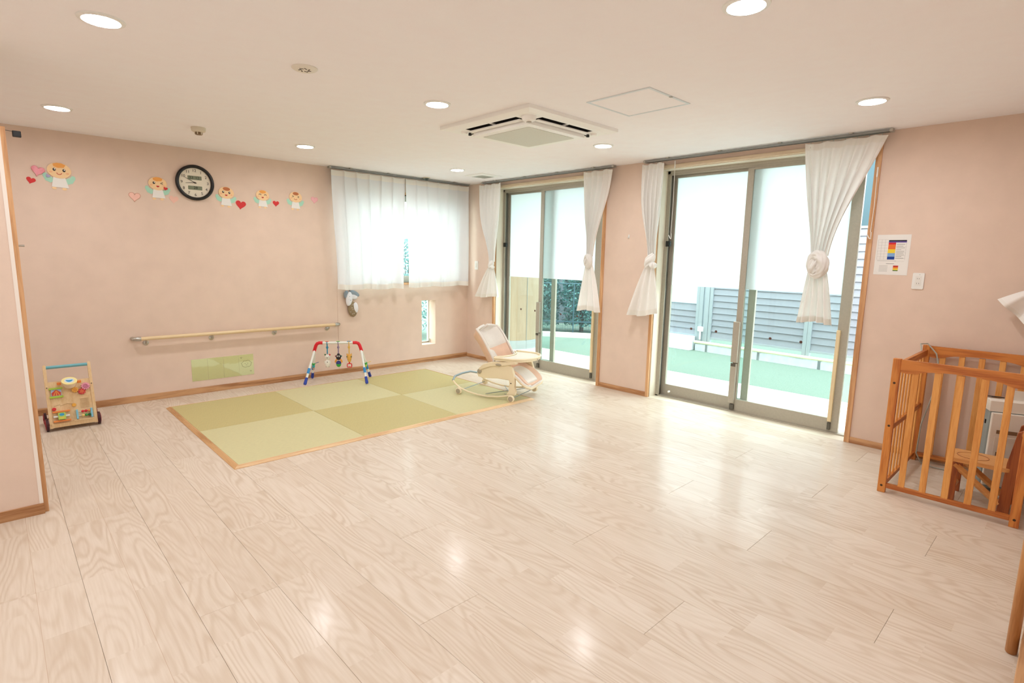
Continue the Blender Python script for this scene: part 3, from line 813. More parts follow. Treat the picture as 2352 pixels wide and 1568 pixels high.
for x, y, lab in ((-6.10, -0.97, 'added unseen downlight behind the left partition'), (-6.10, -3.01, 'added unseen downlight in the bay left of the viewer'), (-6.10, -5.01, 'added unseen downlight far to the left of the viewer'),
                  (-6.10, -6.80, 'added unseen downlight in the rear left corner of the room'), (-4.427, -6.80, 'added unseen downlight right behind the viewer')):
    downlight(x, y, lab)  # unseen lamps added to brighten the ceiling and left partition

# ceiling cassette air conditioner
ac = thing('air_conditioner', 'white four-way cassette air conditioner in the ceiling', 'air conditioner', (-1.818, -2.985, H))
M_ac = mat('ac_white', (252, 249, 244), 0.45)
m = MB()
hw, iw = 0.475, 0.345
# sloped panel ring in four mitred pieces with slot openings
for k in range(4):
    R = Matrix.Rotation(k*PI/2, 4, 'Z')
    m.poly([(-hw, -hw, 0), (hw, -hw, 0), (hw, -hw, -0.024), (-hw, -hw, -0.024), (-0.43, -0.43, -0.036), (0.43, -0.43, -0.036)],
           [(0, 1, 2, 3), (3, 2, 5, 4)], R)
    m.poly([(-0.43, -0.43, -0.036), (0.43, -0.43, -0.036), (0.262, -0.262, -0.036), (-0.262, -0.262, -0.036),
            (-0.27, -0.395, -0.036), (0.27, -0.395, -0.036), (0.27, -0.325, -0.036), (-0.27, -0.325, -0.036)],
           [(0, 1, 5, 4), (1, 2, 6, 5), (2, 3, 7, 6), (3, 0, 4, 7)], R)
m.build('panel', M_ac, ac)
for k in range(4):
    R = Matrix.Rotation(k*PI/2, 4, 'Z')
    m = MB()
    m.poly([(-0.27, -0.395, -0.036), (0.27, -0.395, -0.036), (0.27, -0.325, -0.036), (-0.27, -0.325, -0.036),
            (-0.25, -0.375, 0.02), (0.25, -0.375, 0.02), (0.25, -0.335, 0.02), (-0.25, -0.335, 0.02)],
           [(0, 1, 5, 4), (1, 2, 6, 5), (2, 3, 7, 6), (3, 0, 4, 7), (4, 5, 6, 7)], R)
    m.build('air_slot', mat('slot_black', (14, 12, 10), 0.8), ac)
    MB().box((-0.265, -0.358, -0.048), (0.265, -0.318, -0.040), R, bev=0.002).build('vane', M_ac, ac)
    MB().box((-0.004, -0.393, -0.038), (0.004, -0.340, -0.030), R).build('vane_arm', M_ac, ac)
m = MB()
m.prism(rrect(-0.305, -0.305, 0.305, 0.305, 0.03), -0.070, -0.036, None, bev=0.005)
g = m.build('grille_frame', M_ac, ac)
MB().prism(rrect(-0.245, -0.245, 0.245, 0.245, 0.015), -0.0725, -0.068).build('filter_mesh', mat('filter_grey', (218, 218, 208), 0.85, noise=0.06, nscale=180), g)
for (sx, sy) in ((-1, -1), (1, -1), (-1, 1), (1, 1)):
    k_c = 1.0 if (sx, sy) == (-1, -1) else 0.5
    MB().lathe([(0.052*k_c, -0.034), (0.050*k_c, -0.036-0.012*k_c), (0.040*k_c, -0.036-0.028*k_c), (0.018*k_c, -0.036-0.034*k_c), (0, -0.036-0.034*k_c)], 24,
               Matrix.Translation((sx*0.345, sy*0.345, 0)), caps=False).build('corner_cap', M_ac, ac, smooth=True)
MB().lathe([(0.018, -0.069), (0.018, -0.075), (0.008, -0.076), (0, -0.076)], 16, Matrix.Translation((-0.345, -0.345, 0)), caps=False).build('sensor_eye', mat('eye_grey', (180, 168, 150), 0.4), ac)
for (sx, sy) in ((-1, 1), (1, -1)):
    MB().box((sx*0.315-0.008, sy*0.315-0.008, -0.062), (sx*0.315+0.008, sy*0.315+0.008, -0.042)).build('clip', M_black, ac)

# ceiling hatch
ht = thing('ceiling_hatch', 'square ceiling access hatch with thin aluminium edge', 'hatch', (-1.838, -3.965, H))
m = MB()
for k in range(4):
    R = Matrix.Rotation(k*PI/2, 4, 'Z')
    m.poly([(-0.228, -0.228, 0), (0.228, -0.228, 0), (0.228, -0.228, -0.005), (-0.228, -0.228, -0.005), (-0.220, -0.220, -0.005), (0.220, -0.220, -0.005), (0.220, -0.220, 0), (-0.220, -0.220, 0)],
           [(0, 1, 2, 3), (3, 2, 5, 4), (4, 5, 6, 7)], R)
m.build('frame', mat('hatch_alu', (226, 234, 236), 0.35), ht)
m = MB()
for k in range(4):
    m.box((-0.214, -0.218, -0.0045), (0.214, -0.212, 0), Matrix.Rotation(k*PI/2, 4, 'Z'))
m.build('lid_edge', mat('hatch_alu', (196, 206, 206), 0.35), ht)
MB().box((-0.212, -0.212, -0.003), (0.212, 0.212, 0)).build('lid', M_ceil, ht)
MB().box((0.0, -0.228, -0.008), (0.022, -0.214, -0.003)).build('catch', M_chrome, ht)

# ceiling vent grille
v = thing('ceiling_vent', 'square white ceiling vent near the far door', 'vent', (-0.447, -0.845, H))
m = MB()
for k in range(4):
    R = Matrix.Rotation(k*PI/2, 4, 'Z')
    m.poly([(-0.16, -0.16, 0), (0.16, -0.16, 0), (0.16, -0.16, -0.006), (-0.16, -0.16, -0.006), (-0.10, -0.10, -0.016), (0.10, -0.10, -0.016), (0.10, -0.10, -0.004), (-0.10, -0.10, -0.004)],
           [(0, 1, 2, 3), (3, 2, 5, 4), (4, 5, 6, 7)], R)
m.build('frame', M_ac, v)
MB().box((-0.10, -0.10, -0.005), (0.10, 0.10, -0.001)).build('backing', mat('vent_grey', (150, 152, 142), 0.8), v)
for k in range(9): MB().box((-0.10, -0.092+k*0.021, -0.013), (0.10, -0.086+k*0.021, -0.005)).build('slat', mat('vent_slat', (196, 196, 186), 0.6), v)

# smoke detector, ceiling plate, small sensor darkened as backlit
sd = thing('smoke_detector', 'small beige smoke detector on the ceiling', 'smoke detector', (-3.57, -1.045, H))
MB().lathe([(0.052, 0.0), (0.052, -0.012), (0.050, -0.028), (0.036, -0.036)], 28).build('base', mat('detector_beige', (226, 214, 192), 0.5), sd, smooth=True)
MB().lathe([(0.026, -0.036), (0.026, -0.052), (0.022, -0.055), (0, -0.055)], 20, caps=False).build('chamber', mat('detector_dark', (128, 104, 78), 0.6), sd, smooth=True)
for k in range(6):
    MB().box((0.020, -0.003, -0.053), (0.029, 0.003, -0.036), Matrix.Rotation(k*PI/3, 4, 'Z')).build('fin', mat('detector_beige', (226, 214, 192), 0.5), sd)
cp = thing('ceiling_plate', 'round white ceiling plate with small dark slots', 'ceiling fixture', (-3.564, -3.05, H))
MB().lathe([(0.066, 0.0), (0.066, -0.004), (0.058, -0.010), (0.030, -0.011), (0, -0.011)], 32, caps=False).build('plate', mat('plate_white', (236, 228, 214), 0.5), cp, smooth=True)
for k in range(7):
    a = k*2*PI/7
    MB().box((-0.003, -0.010, -0.0125), (0.003, 0.010, -0.010), Matrix.Translation((0.024*math.cos(a), 0.024*math.sin(a), 0)) @ Matrix.Rotation(a+0.8, 4, 'Z')).build('slot', mat('slot_brown', (92, 76, 60), 0.7), cp)
ds = thing('ceiling_sensor', 'small dome sensor, coloured dark as if backlit, on the ceiling above the sheer curtains', 'sensor', (-0.80, -0.175, H))
MB().lathe([(0.042, 0.0), (0.042, -0.008), (0.034, -0.010)], 24).build('base', mat('detector_beige', (226, 214, 192), 0.5), ds, smooth=True)
MB().lathe([(0.030, -0.010), (0.027, -0.024), (0.016, -0.034), (0, -0.037)], 20, caps=False).build('dome', mat('dome_backlit', (70, 84, 80), 0.35), ds, smooth=True)  # backlit shade put into the dome colour

# ================================================================== CLOCK
ck = thing('wall_clock', 'round black-rimmed wall clock with two digital windows', 'clock', (-3.362, 0.0, 2.064))
RT = Matrix.Rotation(PI/2, 4, 'X')        # lathe axis z -> -y
MB().lathe([(0.158, 0.0), (0.165, 0.008), (0.165, 0.026), (0.157, 0.036), (0.146, 0.036), (0.137, 0.026), (0.137, 0.006)], 64, RT, caps=False).build('rim', mat('clock_black', (14, 12, 13), 0.35), ck, smooth=True, angle=60)
MB().lathe([(0.140, 0.004), (0.140, 0.012), (0, 0.012)], 48, RT, caps=False).build('dial', mat('dial_ivory', (236, 226, 206), 0.6), ck)
M_ink = mat('clock_ink', (58, 48, 40), 0.6)
for k in range(1, 13):
    a = PI/2-k*PI/6
    rr = 0.112
    o = place('numeral', text_mesh(str(k), 0.036), M_ink, ck, (rr*math.cos(a), -0.0125, rr*math.sin(a)), (PI/2, 0, 0))
M_lcd = mat('lcd_grey', (124, 130, 104), 0.35)
M_lcdt = mat('lcd_ink', (50, 54, 40), 0.6)
for zc, parts in ((0.045, (('23', -0.030), ('12', 0.022))), (-0.048, (('28', 0.004),))):
    l_ = MB().prism(rrect(-0.060, zc-0.018, 0.060, zc+0.018, 0.004), 0.012, 0.0135, T_BACK).build('digital_window', M_lcd, ck)
    for txt, xx in parts:
        place('digits', text_mesh(txt, 0.036), M_lcdt, l_, (xx, -0.0142, zc), (PI/2, 0, 0))
def hand(name, ang, ln, w, d):
    c_, s_ = math.cos(ang), math.sin(ang)
    pts = [(-0.012*c_+w*s_, -0.012*s_-w*c_), (ln*c_+w*0.35*s_, ln*s_-w*0.35*c_), (ln*c_-w*0.35*s_, ln*s_+w*0.35*c_), (-0.012*c_-w*s_, -0.012*s_+w*c_)]
    MB().prism(pts, d, d+0.0012, T_BACK).build(name, M_ink, ck)
hand('minute_hand', PI/2-9.95*PI/6, 0.094, 0.0032, 0.0165)
hand('hour_hand', PI/2-8.83*PI/6, 0.080, 0.0026, 0.0150)
MB().lathe([(0.006, 0.012), (0.006, 0.020), (0, 0.020)], 16, RT, caps=False).build('hand_pin', M_ink, ck)

# ================================================================== PAPER ANGELS AND HEARTS
M_skin = mat('paper_skin', (252, 214, 164), 0.8)
M_dress = mat('paper_white', (242, 238, 232), 0.8)
M_wing = mat('paper_mint', (178, 224, 200), 0.8)
M_eye = mat('paper_black', (44, 38, 34), 0.7)
M_red = mat('paper_red', (214, 52, 52), 0.7)
M_mouth = mat('paper_mouth', (196, 44, 44), 0.7)
M_hair = {'o': mat('paper_orange', (246, 170, 88), 0.8), 'b': mat('paper_brown', (196, 118, 74), 0.8)}
def stroke(pts, w, d0, d1, T):
    """flat ribbon along a 2D polyline"""
    m = MB(); n = len(pts); L_, R_ = [], []
    for i in range(n):
        a = Vector(pts[max(0, i-1)]); b = Vector(pts[min(n-1, i+1)]); t_ = (b-a).normalized(); q = Vector((-t_.y, t_.x))*w/2
        p = Vector(pts[i]); L_.append(p+q); R_.append(p-q)
    for i in range(n-1):
        m.prism([tuple(R_[i]), tuple(R_[i+1]), tuple(L_[i+1]), tuple(L_[i])], d0, d1, T)
    return m
def angel(label, x, z, s, tilt, hair, eyes, mouth, extra=None):
    """x,z is the chin point on the back wall; s = head width"""
    t = thing('paper_angel', label, 'wall decoration', (x, 0, z), 0, 'paper baby angels on the clock wall')
    R = Matrix.Rotation(tilt, 4, 'Y')
    T = R @ T_BACK
    def part(name, pts, d, mm, th=0.0015):
        return MB().prism(pts, d, d+th, T).build(name, mm, t)
    hs = s/2
    for sg in (-1, 1):   # wings
        w_ = [(sg*hs*0.35, -hs*0.35), (sg*hs*0.7, -hs*0.62), (sg*hs*1.12, -hs*0.45), (sg*hs*1.36, hs*0.05), (sg*hs*1.30, hs*0.30), (sg*hs*1.05, hs*0.34), (sg*hs*0.92, hs*0.12), (sg*hs*0.6, -hs*0.05)]
        part('wing', w_ if sg > 0 else w_[::-1], 0.001, M_wing)
        part('foot', ellipse(sg*hs*0.42, -hs*1.13, hs*0.20, hs*0.14, 12), 0.001, M_skin)
    part('dress', [(-hs*0.48, hs*0.10), (hs*0.48, hs*0.10), (hs*0.80, -hs*1.0), (-hs*0.62, -hs*1.02)][::-1], 0.003, M_dress)
    head = part('head', ellipse(0, hs*0.72, hs, hs*0.80, 28), 0.005, M_skin, 0.002)
    part('hair', [(hs*0.42*math.cos(a_)*1.1, hs*1.24+hs*0.24*math.sin(a_)) for a_ in [2*PI*k/18 for k in range(18)]] if hair == 'b'
         else [(-hs*0.52, hs*1.34), (-hs*0.46, hs*1.10), (-hs*0.1, hs*0.98), (hs*0.40, hs*1.08), (hs*0.52, hs*1.34), (hs*0.2, hs*1.48), (-hs*0.2, hs*1.48)], 0.0072, M_hair[hair])
    ez = hs*0.78
    for sg, e in zip((-1, 1), eyes):
        ex = sg*hs*0.40
        if e == 'o':
            q = part('eye', ellipse(ex, ez, hs*0.13, hs*0.155, 14), 0.0072, M_eye)
            MB().prism(ellipse(ex+hs*0.03, ez+hs*0.05, hs*0.06, hs*0.075, 10), 0.0088, 0.0095, T).build('eye_glint', M_dress, q)
        elif e == '<': stroke([(ex+hs*0.14, ez+hs*0.12), (ex-hs*0.12, ez), (ex+hs*0.14, ez-hs*0.10)], hs*0.07, 0.0072, 0.0084, T).build('eye', M_eye, t)
        elif e == '>': stroke([(ex-hs*0.14, ez+hs*0.12), (ex+hs*0.12, ez), (ex-hs*0.14, ez-hs*0.10)], hs*0.07, 0.0072, 0.0084, T).build('eye', M_eye, t)
        elif e == '^': stroke([(ex+hs*0.15*math.cos(a_), ez-hs*0.06+hs*0.17*math.sin(a_)) for a_ in [PI*k/8 for k in range(9)]], hs*0.07, 0.0072, 0.0084, T).build('eye', M_eye, t)
    mz = hs*0.42
    if mouth == 'smile':
        stroke([(hs*0.20*math.cos(a_), mz+hs*0.06+hs*0.17*math.sin(a_)) for a_ in [PI+PI*k/8 for k in range(9)]], hs*0.055, 0.0072, 0.0084, T).build('mouth', M_mouth, t)
    else:
        part('mouth', [(hs*0.17*math.cos(a_), mz+hs*0.04+hs*0.18*math.sin(a_)) for a_ in [PI+PI*k/8 for k in range(9)]], 0.0072, M_mouth)
    for sg in (-1, 1): part('cheek', ellipse(sg*hs*0.68, hs*0.50, hs*0.14, hs*0.10, 12), 0.0071, mat('paper_cheek', (250, 192, 146), 0.8), 0.0008)
    return t
angel('large paper angel with open eyes at the far left', -4.375, 2.002, 0.158, 0.06, 'o', 'oo', 'smile')
angel('winking paper angel left of the clock', -3.671, 1.972, 0.148, 0.03, 'o', 'o<', 'open')
angel('paper angel with brown hair right of the clock', -3.090, 1.946, 0.142, 0.08, 'b', 'oo', 'open')
angel('paper angel with arched happy eyes between two red hearts', -2.738, 1.956, 0.132, 0.04, 'o', '^^', 'open')
angel('paper angel squeezing both eyes nearest the curtains', -2.394, 1.965, 0.138, 0.06, 'b', '><', 'smile')

def heart_pts(s, n=40):
    out = []
    for k in range(n):
        a = 2*PI*k/n
        out.append((s/2*(16*math.sin(a)**3)/16, s/2*(13*math.cos(a)-5*math.cos(2*a)-2*math.cos(3*a)-math.cos(4*a))/16))
    return out
def heart(label, x, z, s, col, tilt=0.0, puffy=False, d=0.0, rim=None):
    o = thing('paper_heart', label, 'wall decoration', (x, 0, z), 0, 'hearts on the clock wall')
    T = Matrix.Rotation(tilt, 4, 'Y') @ T_BACK
    m = MB().prism(heart_pts(s)[::-1], d, d+(0.012 if puffy else 0.002), T, bev=0.005 if puffy else 0.0)
    m.build('heart', col, o, smooth=puffy, angle=50)
    if rim:
        p = heart_pts(s*0.96); p.append(p[0])
        stroke(p, s*0.035, d+0.002, d+0.0028, T).build('outline', rim, o)
    return o
heart('shiny puffy pink heart beside the large paper angel', -4.508, 2.044, 0.088, mat('puffy_pink', (240, 150, 160), 0.18, coat=0.5), 0.25, True)
heart('red heart at the far left of the wall', -4.558, 1.962, 0.060, M_red, 0.30)
heart('pale pink heart with dark outline left of the winking angel', -3.856, 1.894, 0.092, mat('paper_pale_pink', (250, 200, 184), 0.8), 0.08, rim=mat('outline_brown', (206, 150, 124), 0.8))
heart('faint pink heart between winking angel and clock', -3.547, 1.896, 0.078, mat('paper_faint_pink', (244, 196, 178), 0.8), 0.1)
heart('large red heart right of the brown haired angel', -2.954, 1.892, 0.098, M_red, 0.15)
heart('small red heart in front of the squinting angel', -2.602, 1.932, 0.066, M_red, 0.06)
heart('pink heart nearest the curtains', -2.180, 2.004, 0.080, mat('paper_pink', (246, 186, 190), 0.7), 0.1, rim=mat('outline_pink', (236, 160, 170), 0.7))
heart('tiny lilac heart on the wing of the large angel', -4.448, 2.008, 0.030, mat('paper_lilac', (176, 168, 206), 0.6), 0.5, d=0.009)
heart('tiny red heart on the hand of the winking angel', -3.610, 1.985, 0.034, M_red, 0.25, d=0.009)

# ================================================================== HANDRAIL
hr = thing('handrail', 'pale wooden handrail on steel brackets along the clock wall', 'handrail', (-2.97, 0, 0.605))
M_hr = wood('handrail_wood', (238, 214, 172), (224, 192, 146), 0.35, axis=0, scale=16, lines=2, contrast=0.5)
MB().tube([(-0.94, -0.065, 0), (0.955, -0.065, 0)], 0.0175, 16).build('bar', M_hr, hr, smooth=True)
for sg, xe in ((-1, -0.94), (1, 0.955)):
    MB().tube([(xe, -0.065, 0), (xe+sg*0.030, -0.065, 0), (xe+sg*0.052, -0.052, 0), (xe+sg*0.058, -0.030, 0), (xe+sg*0.058, 0, 0)], [0.0205, 0.0205, 0.0195, 0.018, 0.017], 14).build('end_cap', M_chrome, hr, smooth=True)
for xx in (-0.905+0.01, -0.335, 0.285, 0.885):
    b = MB().lathe([(0.024, 0), (0.024, 0.004), (0.016, 0.008), (0, 0.008)], 20, Matrix.Translation((xx, 0, -0.048)) @ RT, caps=False).build('bracket', M_chrome, hr, smooth=True)
    MB().tube([(xx, 0, -0.048), (xx, -0.045, -0.048), (xx, -0.062, -0.040), (xx, -0.065, -0.015)], 0.007, 10).build('bracket_arm', M_chrome, b, smooth=True)

# ================================================================== LOW SAFETY MIRROR
mr = thing('wall_mirror', 'low frameless mirror sheet in four panels with a puppy drawing', 'mirror', (-3.207, 0, 0.240))
def mirror_mat():
    m = mat('mirror_sheet', (226, 236, 222), 0.05, metal=1.0)
    nt = m.node_tree; b = nt.nodes['Principled BSDF']
    tc = nt.nodes.new('ShaderNodeTexCoord'); n_ = nt.nodes.new('ShaderNodeTexNoise'); n_.inputs['Scale'].default_value = 6
    bp = nt.nodes.new('ShaderNodeBump'); bp.inputs['Strength'].default_value = 0.10; bp.inputs['Distance'].default_value = 0.01
    nt.links.new(tc.outputs['Object'], n_.inputs['Vector']); nt.links.new(n_.outputs['Fac'], bp.inputs['Height']); nt.links.new(bp.outputs['Normal'], b.inputs['Normal'])
    return m
M_mir = mirror_mat()
for k in range(4):
    x0 = -0.294+k*0.147
    MB().box((x0+0.0006, -0.003, -0.110), (x0+0.1464, 0, 0.110)).build('mirror_panel', M_mir, mr)
M_line = mat('drawn_line', (104, 98, 78), 0.8)
cx, cz = 0.222, 0.01
pup = [(cx+0.048*math.cos(a)*(1+0.10*math.sin(7*a)), cz+0.036*math.sin(a)*(1+0.08*math.sin(6*a+1))) for a in [2*PI*k/48 for k in range(49)]]
stroke(pup, 0.0022, 0.003, 0.0034, T_BACK).build('puppy_outline', M_line, mr)
for xx in (-0.014, 0.014): MB().prism(ellipse(cx+xx, cz+0.004, 0.0028, 0.0028, 10)[::-1], 0.003, 0.0034, T_BACK).build('puppy_eye', M_line, mr)
stroke([(cx-0.008, cz-0.010), (cx, cz-0.014), (cx+0.008, cz-0.010)], 0.002, 0.003, 0.0034, T_BACK).build('puppy_mouth', M_line, mr)
for (hx, hz) in ((0.172, 0.078), (0.262, -0.070)):
    p = [(hx+q[0], hz+q[1]) for q in heart_pts(0.016, 16)]; p.append(p[0])
    stroke(p, 0.0016, 0.003, 0.0034, T_BACK).build('drawn_heart', M_line, mr)

# ================================================================== SMALL WALL ITEMS
sw = thing('light_switch', 'white light switch near the room corner', 'switch', (0, -0.205, 1.298))
MB().prism(rrect(-0.034, -0.058, 0.034, 0.058, 0.005), 0, 0.008, T_RIGHT, bev=0.002).build('plate', M_white, sw)
MB().prism(rrect(-0.016, -0.030, 0.016, 0.030, 0.002), 0.008, 0.011, T_RIGHT).build('rocker', mat('switch_rocker', (232, 228, 218), 0.4), sw)
ol = thing('wall_outlet', 'white double wall outlet beside the posted sheet', 'outlet', (0, -5.183, 1.298))
MB().prism(rrect(-0.035, -0.058, 0.035, 0.058, 0.006), 0, 0.008, T_RIGHT, bev=0.002).build('plate', M_white, ol)
MB().prism(rrect(-0.0175, -0.034, 0.0175, 0.034, 0.001), 0.008, 0.0095, T_RIGHT).build('socket_block', mat('socket_white', (236, 232, 224), 0.4), ol)
for zz in (0.017, -0.017):
    for yy in (-0.006, 0.006): MB().box((-0.0100, yy-0.001, zz-0.004), (-0.0094, yy+0.001, zz+0.004)).build('socket_slot', mat('slot_dark', (60, 54, 46), 0.6), ol)
MB().box((-0.0082, -0.010, 0.0455), (-0.0079, -0.002, 0.0475)).build('plate_mark', mat('mark_grey', (150, 146, 138), 0.6), ol)
hk = thing('wall_hook', 'small white hook on the wall between the doors', 'hook', (0, -2.675, 1.651))
MB().prism(rrect(-0.007, -0.020, 0.007, 0.020, 0.004), 0, 0.004, T_RIGHT).build('plate', M_white, hk)
MB().tube([(-0.004, 0, -0.004), (-0.012, 0, -0.016), (-0.020, 0, -0.014), (-0.022, 0, -0.004)], 0.0035, 8).build('prong', M_white, hk, smooth=True)

# posted sheet with colour table
ps = thing('posted_sheet', 'white paper sheet with a rainbow colour table on the wall', 'paper sheet', (0, -5.003, 1.483))
MB().prism([(-0.105, -0.146), (0.108, -0.148), (0.107, 0.148), (-0.103, 0.147)][::-1], 0.0005, 0.0016, T_RIGHT).build('sheet', mat('paper_sheet', (240, 236, 230), 0.8), ps)
def blk(name, x0, z0, x1, z1, rgb):
    MB().prism([(x0, z0), (x1, z0), (x1, z1), (x0, z1)], 0.0016, 0.0021, T_RIGHT).build(name, mat('print_%d_%d_%d' % rgb, rgb, 0.8), ps)
blk('colour_band', -0.028, 0.099, 0.083, 0.108, (24, 24, 30)); blk('colour_band', -0.028, 0.090, 0.083, 0.099, (104, 84, 160))
zz = 0.090
for hgt, c in ((0.014, (214, 36, 48)), (0.035, (236, 116, 48)), (0.028, (244, 212, 60)), (0.026, (130, 170, 214)), (0.021, (20, 64, 150))):
    blk('colour_band', -0.028, zz-hgt, 0.018, zz, c); zz -= hgt
zz = -0.078
for hgt, c in ((0.010, (196, 36, 36)), (0.011, (238, 140, 60)), (0.012, (246, 214, 70)), (0.006, (40, 110, 50))):
    blk('colour_band', 0.016, zz-hgt, 0.048, zz, c); zz -= hgt
grey = (170, 166, 160)
for k in range(8):
    z = 0.112-k*0.021
    blk('table_rule', -0.094, z, -0.030, z+0.0008, grey)
    blk('table_rule', 0.020, z-0.012, 0.082, z-0.0112, grey)
for xx in (-0.094, -0.072, -0.050): blk('table_rule', xx, -0.035, xx+0.0008, 0.112, grey)
blk('table_rule', 0.082, -0.035, 0.0828, 0.09, grey)
for k in range(9):
    z = 0.075-k*0.0125
    blk('print_line', 0.024, z, 0.024+[0.05, 0.04, 0.052, 0.03, 0.05, 0.046, 0.05, 0.036, 0.05][k], z+0.0022, (120, 116, 112))
for k in range(5): blk('print_line', -0.072, -0.082-k*0.010, -0.018, -0.0805-k*0.010, (130, 126, 120))
blk('print_line', -0.09, -0.045, 0.03, -0.0435, (130, 126, 120)); blk('print_line', -0.03, -0.066, 0.02, -0.0635, (110, 106, 100))

# fittings on the partition jamb
t = thing('door_closer', 'black latch block on a thin arm at the top of the jamb', 'door hardware', (PX+0.024, -2.20, 1.985))
MB().tube([(0, 0, 0.012), (0.040, 0, 0.010)], 0.0012, 6).build('arm', M_black, t)
MB().box((0.028, -0.012, -0.016), (0.062, 0.012, 0.014), bev=0.003).build('block', M_black, t)
tag(MB().tube([(0, 0, 0), (0.026, 0, 0)], [0.0045, 0.0055], 12).build('door_pin', M_chrome, loc=(PX+0.024, -2.20, 1.425)), 'short steel pin sticking out of the jamb', 'door hardware')

# cloth bundle under the curtain
cl = thing('cloth_bundle', 'grey and white spotted cloth bundle hanging below the curtain', 'cloth', (-1.79, 0, 0.68))
M_cw = mat('cloth_white', (236, 236, 240), 0.9); M_cg = mat('cloth_blue_grey', (150, 164, 176), 0.9); M_cb = mat('cloth_khaki', (150, 132, 102), 0.95, noise=0.15, nscale=40)
def blob(name, c, r, mm, tilt, wob, seed):
    def fn(u, v):
        a = 2*PI*u; p = PI*(0.02+0.96*v)
        k = 1+wob*math.sin(3*a+seed)+wob*0.6*math.sin(5*a+4*v+seed)
        return Vector((r[0]*math.sin(p)*math.cos(a)*k, r[1]*math.sin(p)*math.sin(a)*k, r[2]*math.cos(p)))
    T = Matrix.Translation(Vector(c)) @ Matrix.Rotation(tilt, 4, 'Y')
    return MB().grid(fn, 24, 14, T, closed_u=True).build(name, mm, cl, smooth=True, angle=None), T
b1, T1 = blob('white_lobe', (-0.030, -0.045, 0.215), (0.040, 0.022, 0.085), M_cw, 0.15, 0.10, 1)
blob('grey_lobe', (-0.062, -0.032, 0.268), (0.026, 0.020, 0.045), M_cg, 0.2, 0.12, 2)
blob('grey_lobe', (0.045, -0.036, 0.275), (0.060, 0.022, 0.030), M_cg, 0.5, 0.14, 3)
blob('white_fold', (0.038, -0.036, 0.240), (0.045, 0.020, 0.036), M_cw, 0.4, 0.12, 4)
b5, T5 = blob('khaki_pouch', (0.022, -0.034, 0.090), (0.058, 0.030, 0.092), M_cb, -0.05, 0.08, 5)
blob('white_panel', (0.048, -0.058, 0.110), (0.030, 0.014, 0.062), M_cw, -0.1, 0.08, 6)
for k, (a, z) in enumerate(((-0.2, 0.02), (0.0, 0.055), (0.02, 0.0), (-0.6, -0.03), (0.3, -0.05), (-0.1, -0.055))):
    MB().ell((0.022+0.05*math.sin(a-0.3), -0.034-0.027*math.cos(a), 0.09+z), (0.004, 0.003, 0.004), 8, 5).build('spot', M_cw, b5)
for (dx, dz) in ((-0.03, 0.03), (-0.042, -0.005), (-0.02, -0.015)):
    MB().ell((dx, -0.066, 0.215+dz), (0.004, 0.003, 0.004), 8, 5).build('spot', mat('spot_dark', (80, 88, 100), 0.8), b1)
MB().tube([(0, -0.004, 0.30), (0.0, -0.02, 0.34), (0.0, -0.002, 0.355)], 0.004, 8).build('hanging_loop', M_cg, cl)

# ================================================================== TATAMI
def tatami_mat_(name, rgb, ax):
    m = bpy.data.materials.new(name); m.use_nodes = True
    N = m.node_tree.nodes; L = m.node_tree.links; b = N['Principled BSDF']; b.inputs['Roughness'].default_value = 0.6
    tc = N.new('ShaderNodeTexCoord'); mp = N.new('ShaderNodeMapping'); mp.inputs['Scale'].default_value = (600, 30, 1) if ax == 0 else (30, 600, 1)
    n_ = N.new('ShaderNodeTexNoise'); n_.inputs['Scale'].default_value = 1.0; n_.inputs['Detail'].default_value = 3
    r = N.new('ShaderNodeValToRGB'); c = lin(rgb)
    r.color_ramp.elements[0].position = 0.25; r.color_ramp.elements[1].position = 0.75
    r.color_ramp.elements[0].color = (*[v*0.86 for v in c], 1); r.color_ramp.elements[1].color = (*[min(1, v*1.1) for v in c], 1)
    L.new(tc.outputs['Object'], mp.inputs['Vector']); L.new(mp.outputs[0], n_.inputs['Vector']); L.new(n_.outputs['Fac'], r.inputs['Fac']); L.new(r.outputs[0], b.inputs['Base Color'])
    bp = N.new('ShaderNodeBump'); bp.inputs['Strength'].default_value = 0.3; bp.inputs['Distance'].default_value = 0.001
    L.new(n_.outputs['Fac'], bp.inputs['Height']); L.new(bp.outputs[0], b.inputs['Normal'])
    return m
M_tA = tatami_mat_('tatami_dark', (200, 186, 128), 0); M_tB = tatami_mat_('tatami_light', (212, 204, 156), 1)
TX = [-3.785, -2.866, -1.947, -1.028]; TY = [-0.445, -1.368, -2.291]; TZ = 0.016
tm = MB().box((-0.4585, -0.4605, -TZ), (0.4585, 0.4605, 0), bev=0.0015, seg=1).mesh('tatami_mat')
tm2 = tm.copy(); 
_tl = {(0, 0): 'dark green tatami mat in the far left corner, nearest the wall mirror', (1, 0): 'light green tatami mat under the front leg of the play gym', (2, 0): 'dark green tatami mat in the far right corner towards the slit window',
       (0, 1): 'light green tatami mat at the front left corner', (1, 1): 'dark green tatami mat in the middle of the front row', (2, 1): 'light green tatami mat under the baby rocker'}
for i in range(3):
    for j in range(2):
        dk = (i+j) % 2 == 0
        o = place('tatami_mat', tm if dk else tm2, M_tA if dk else M_tB, None, ((TX[i]+TX[i+1])/2, (TY[j]+TY[j+1])/2, TZ))
        tag(o, _tl[(i, j)], 'tatami mat', 'square tatami mats')
bd = thing('mat_border', 'wooden edging frame around the tatami mats', 'border', ((TX[0]+TX[3])/2, (TY[0]+TY[2])/2, 0))
bx, by, bwid = (TX[3]-TX[0])/2+0.001, (TY[0]-TY[2])/2+0.001, 0.034
M_bdx = wood('edging_wood_x', (236, 202, 158), (216, 172, 124), 0.45, axis=0, scale=14, lines=3)
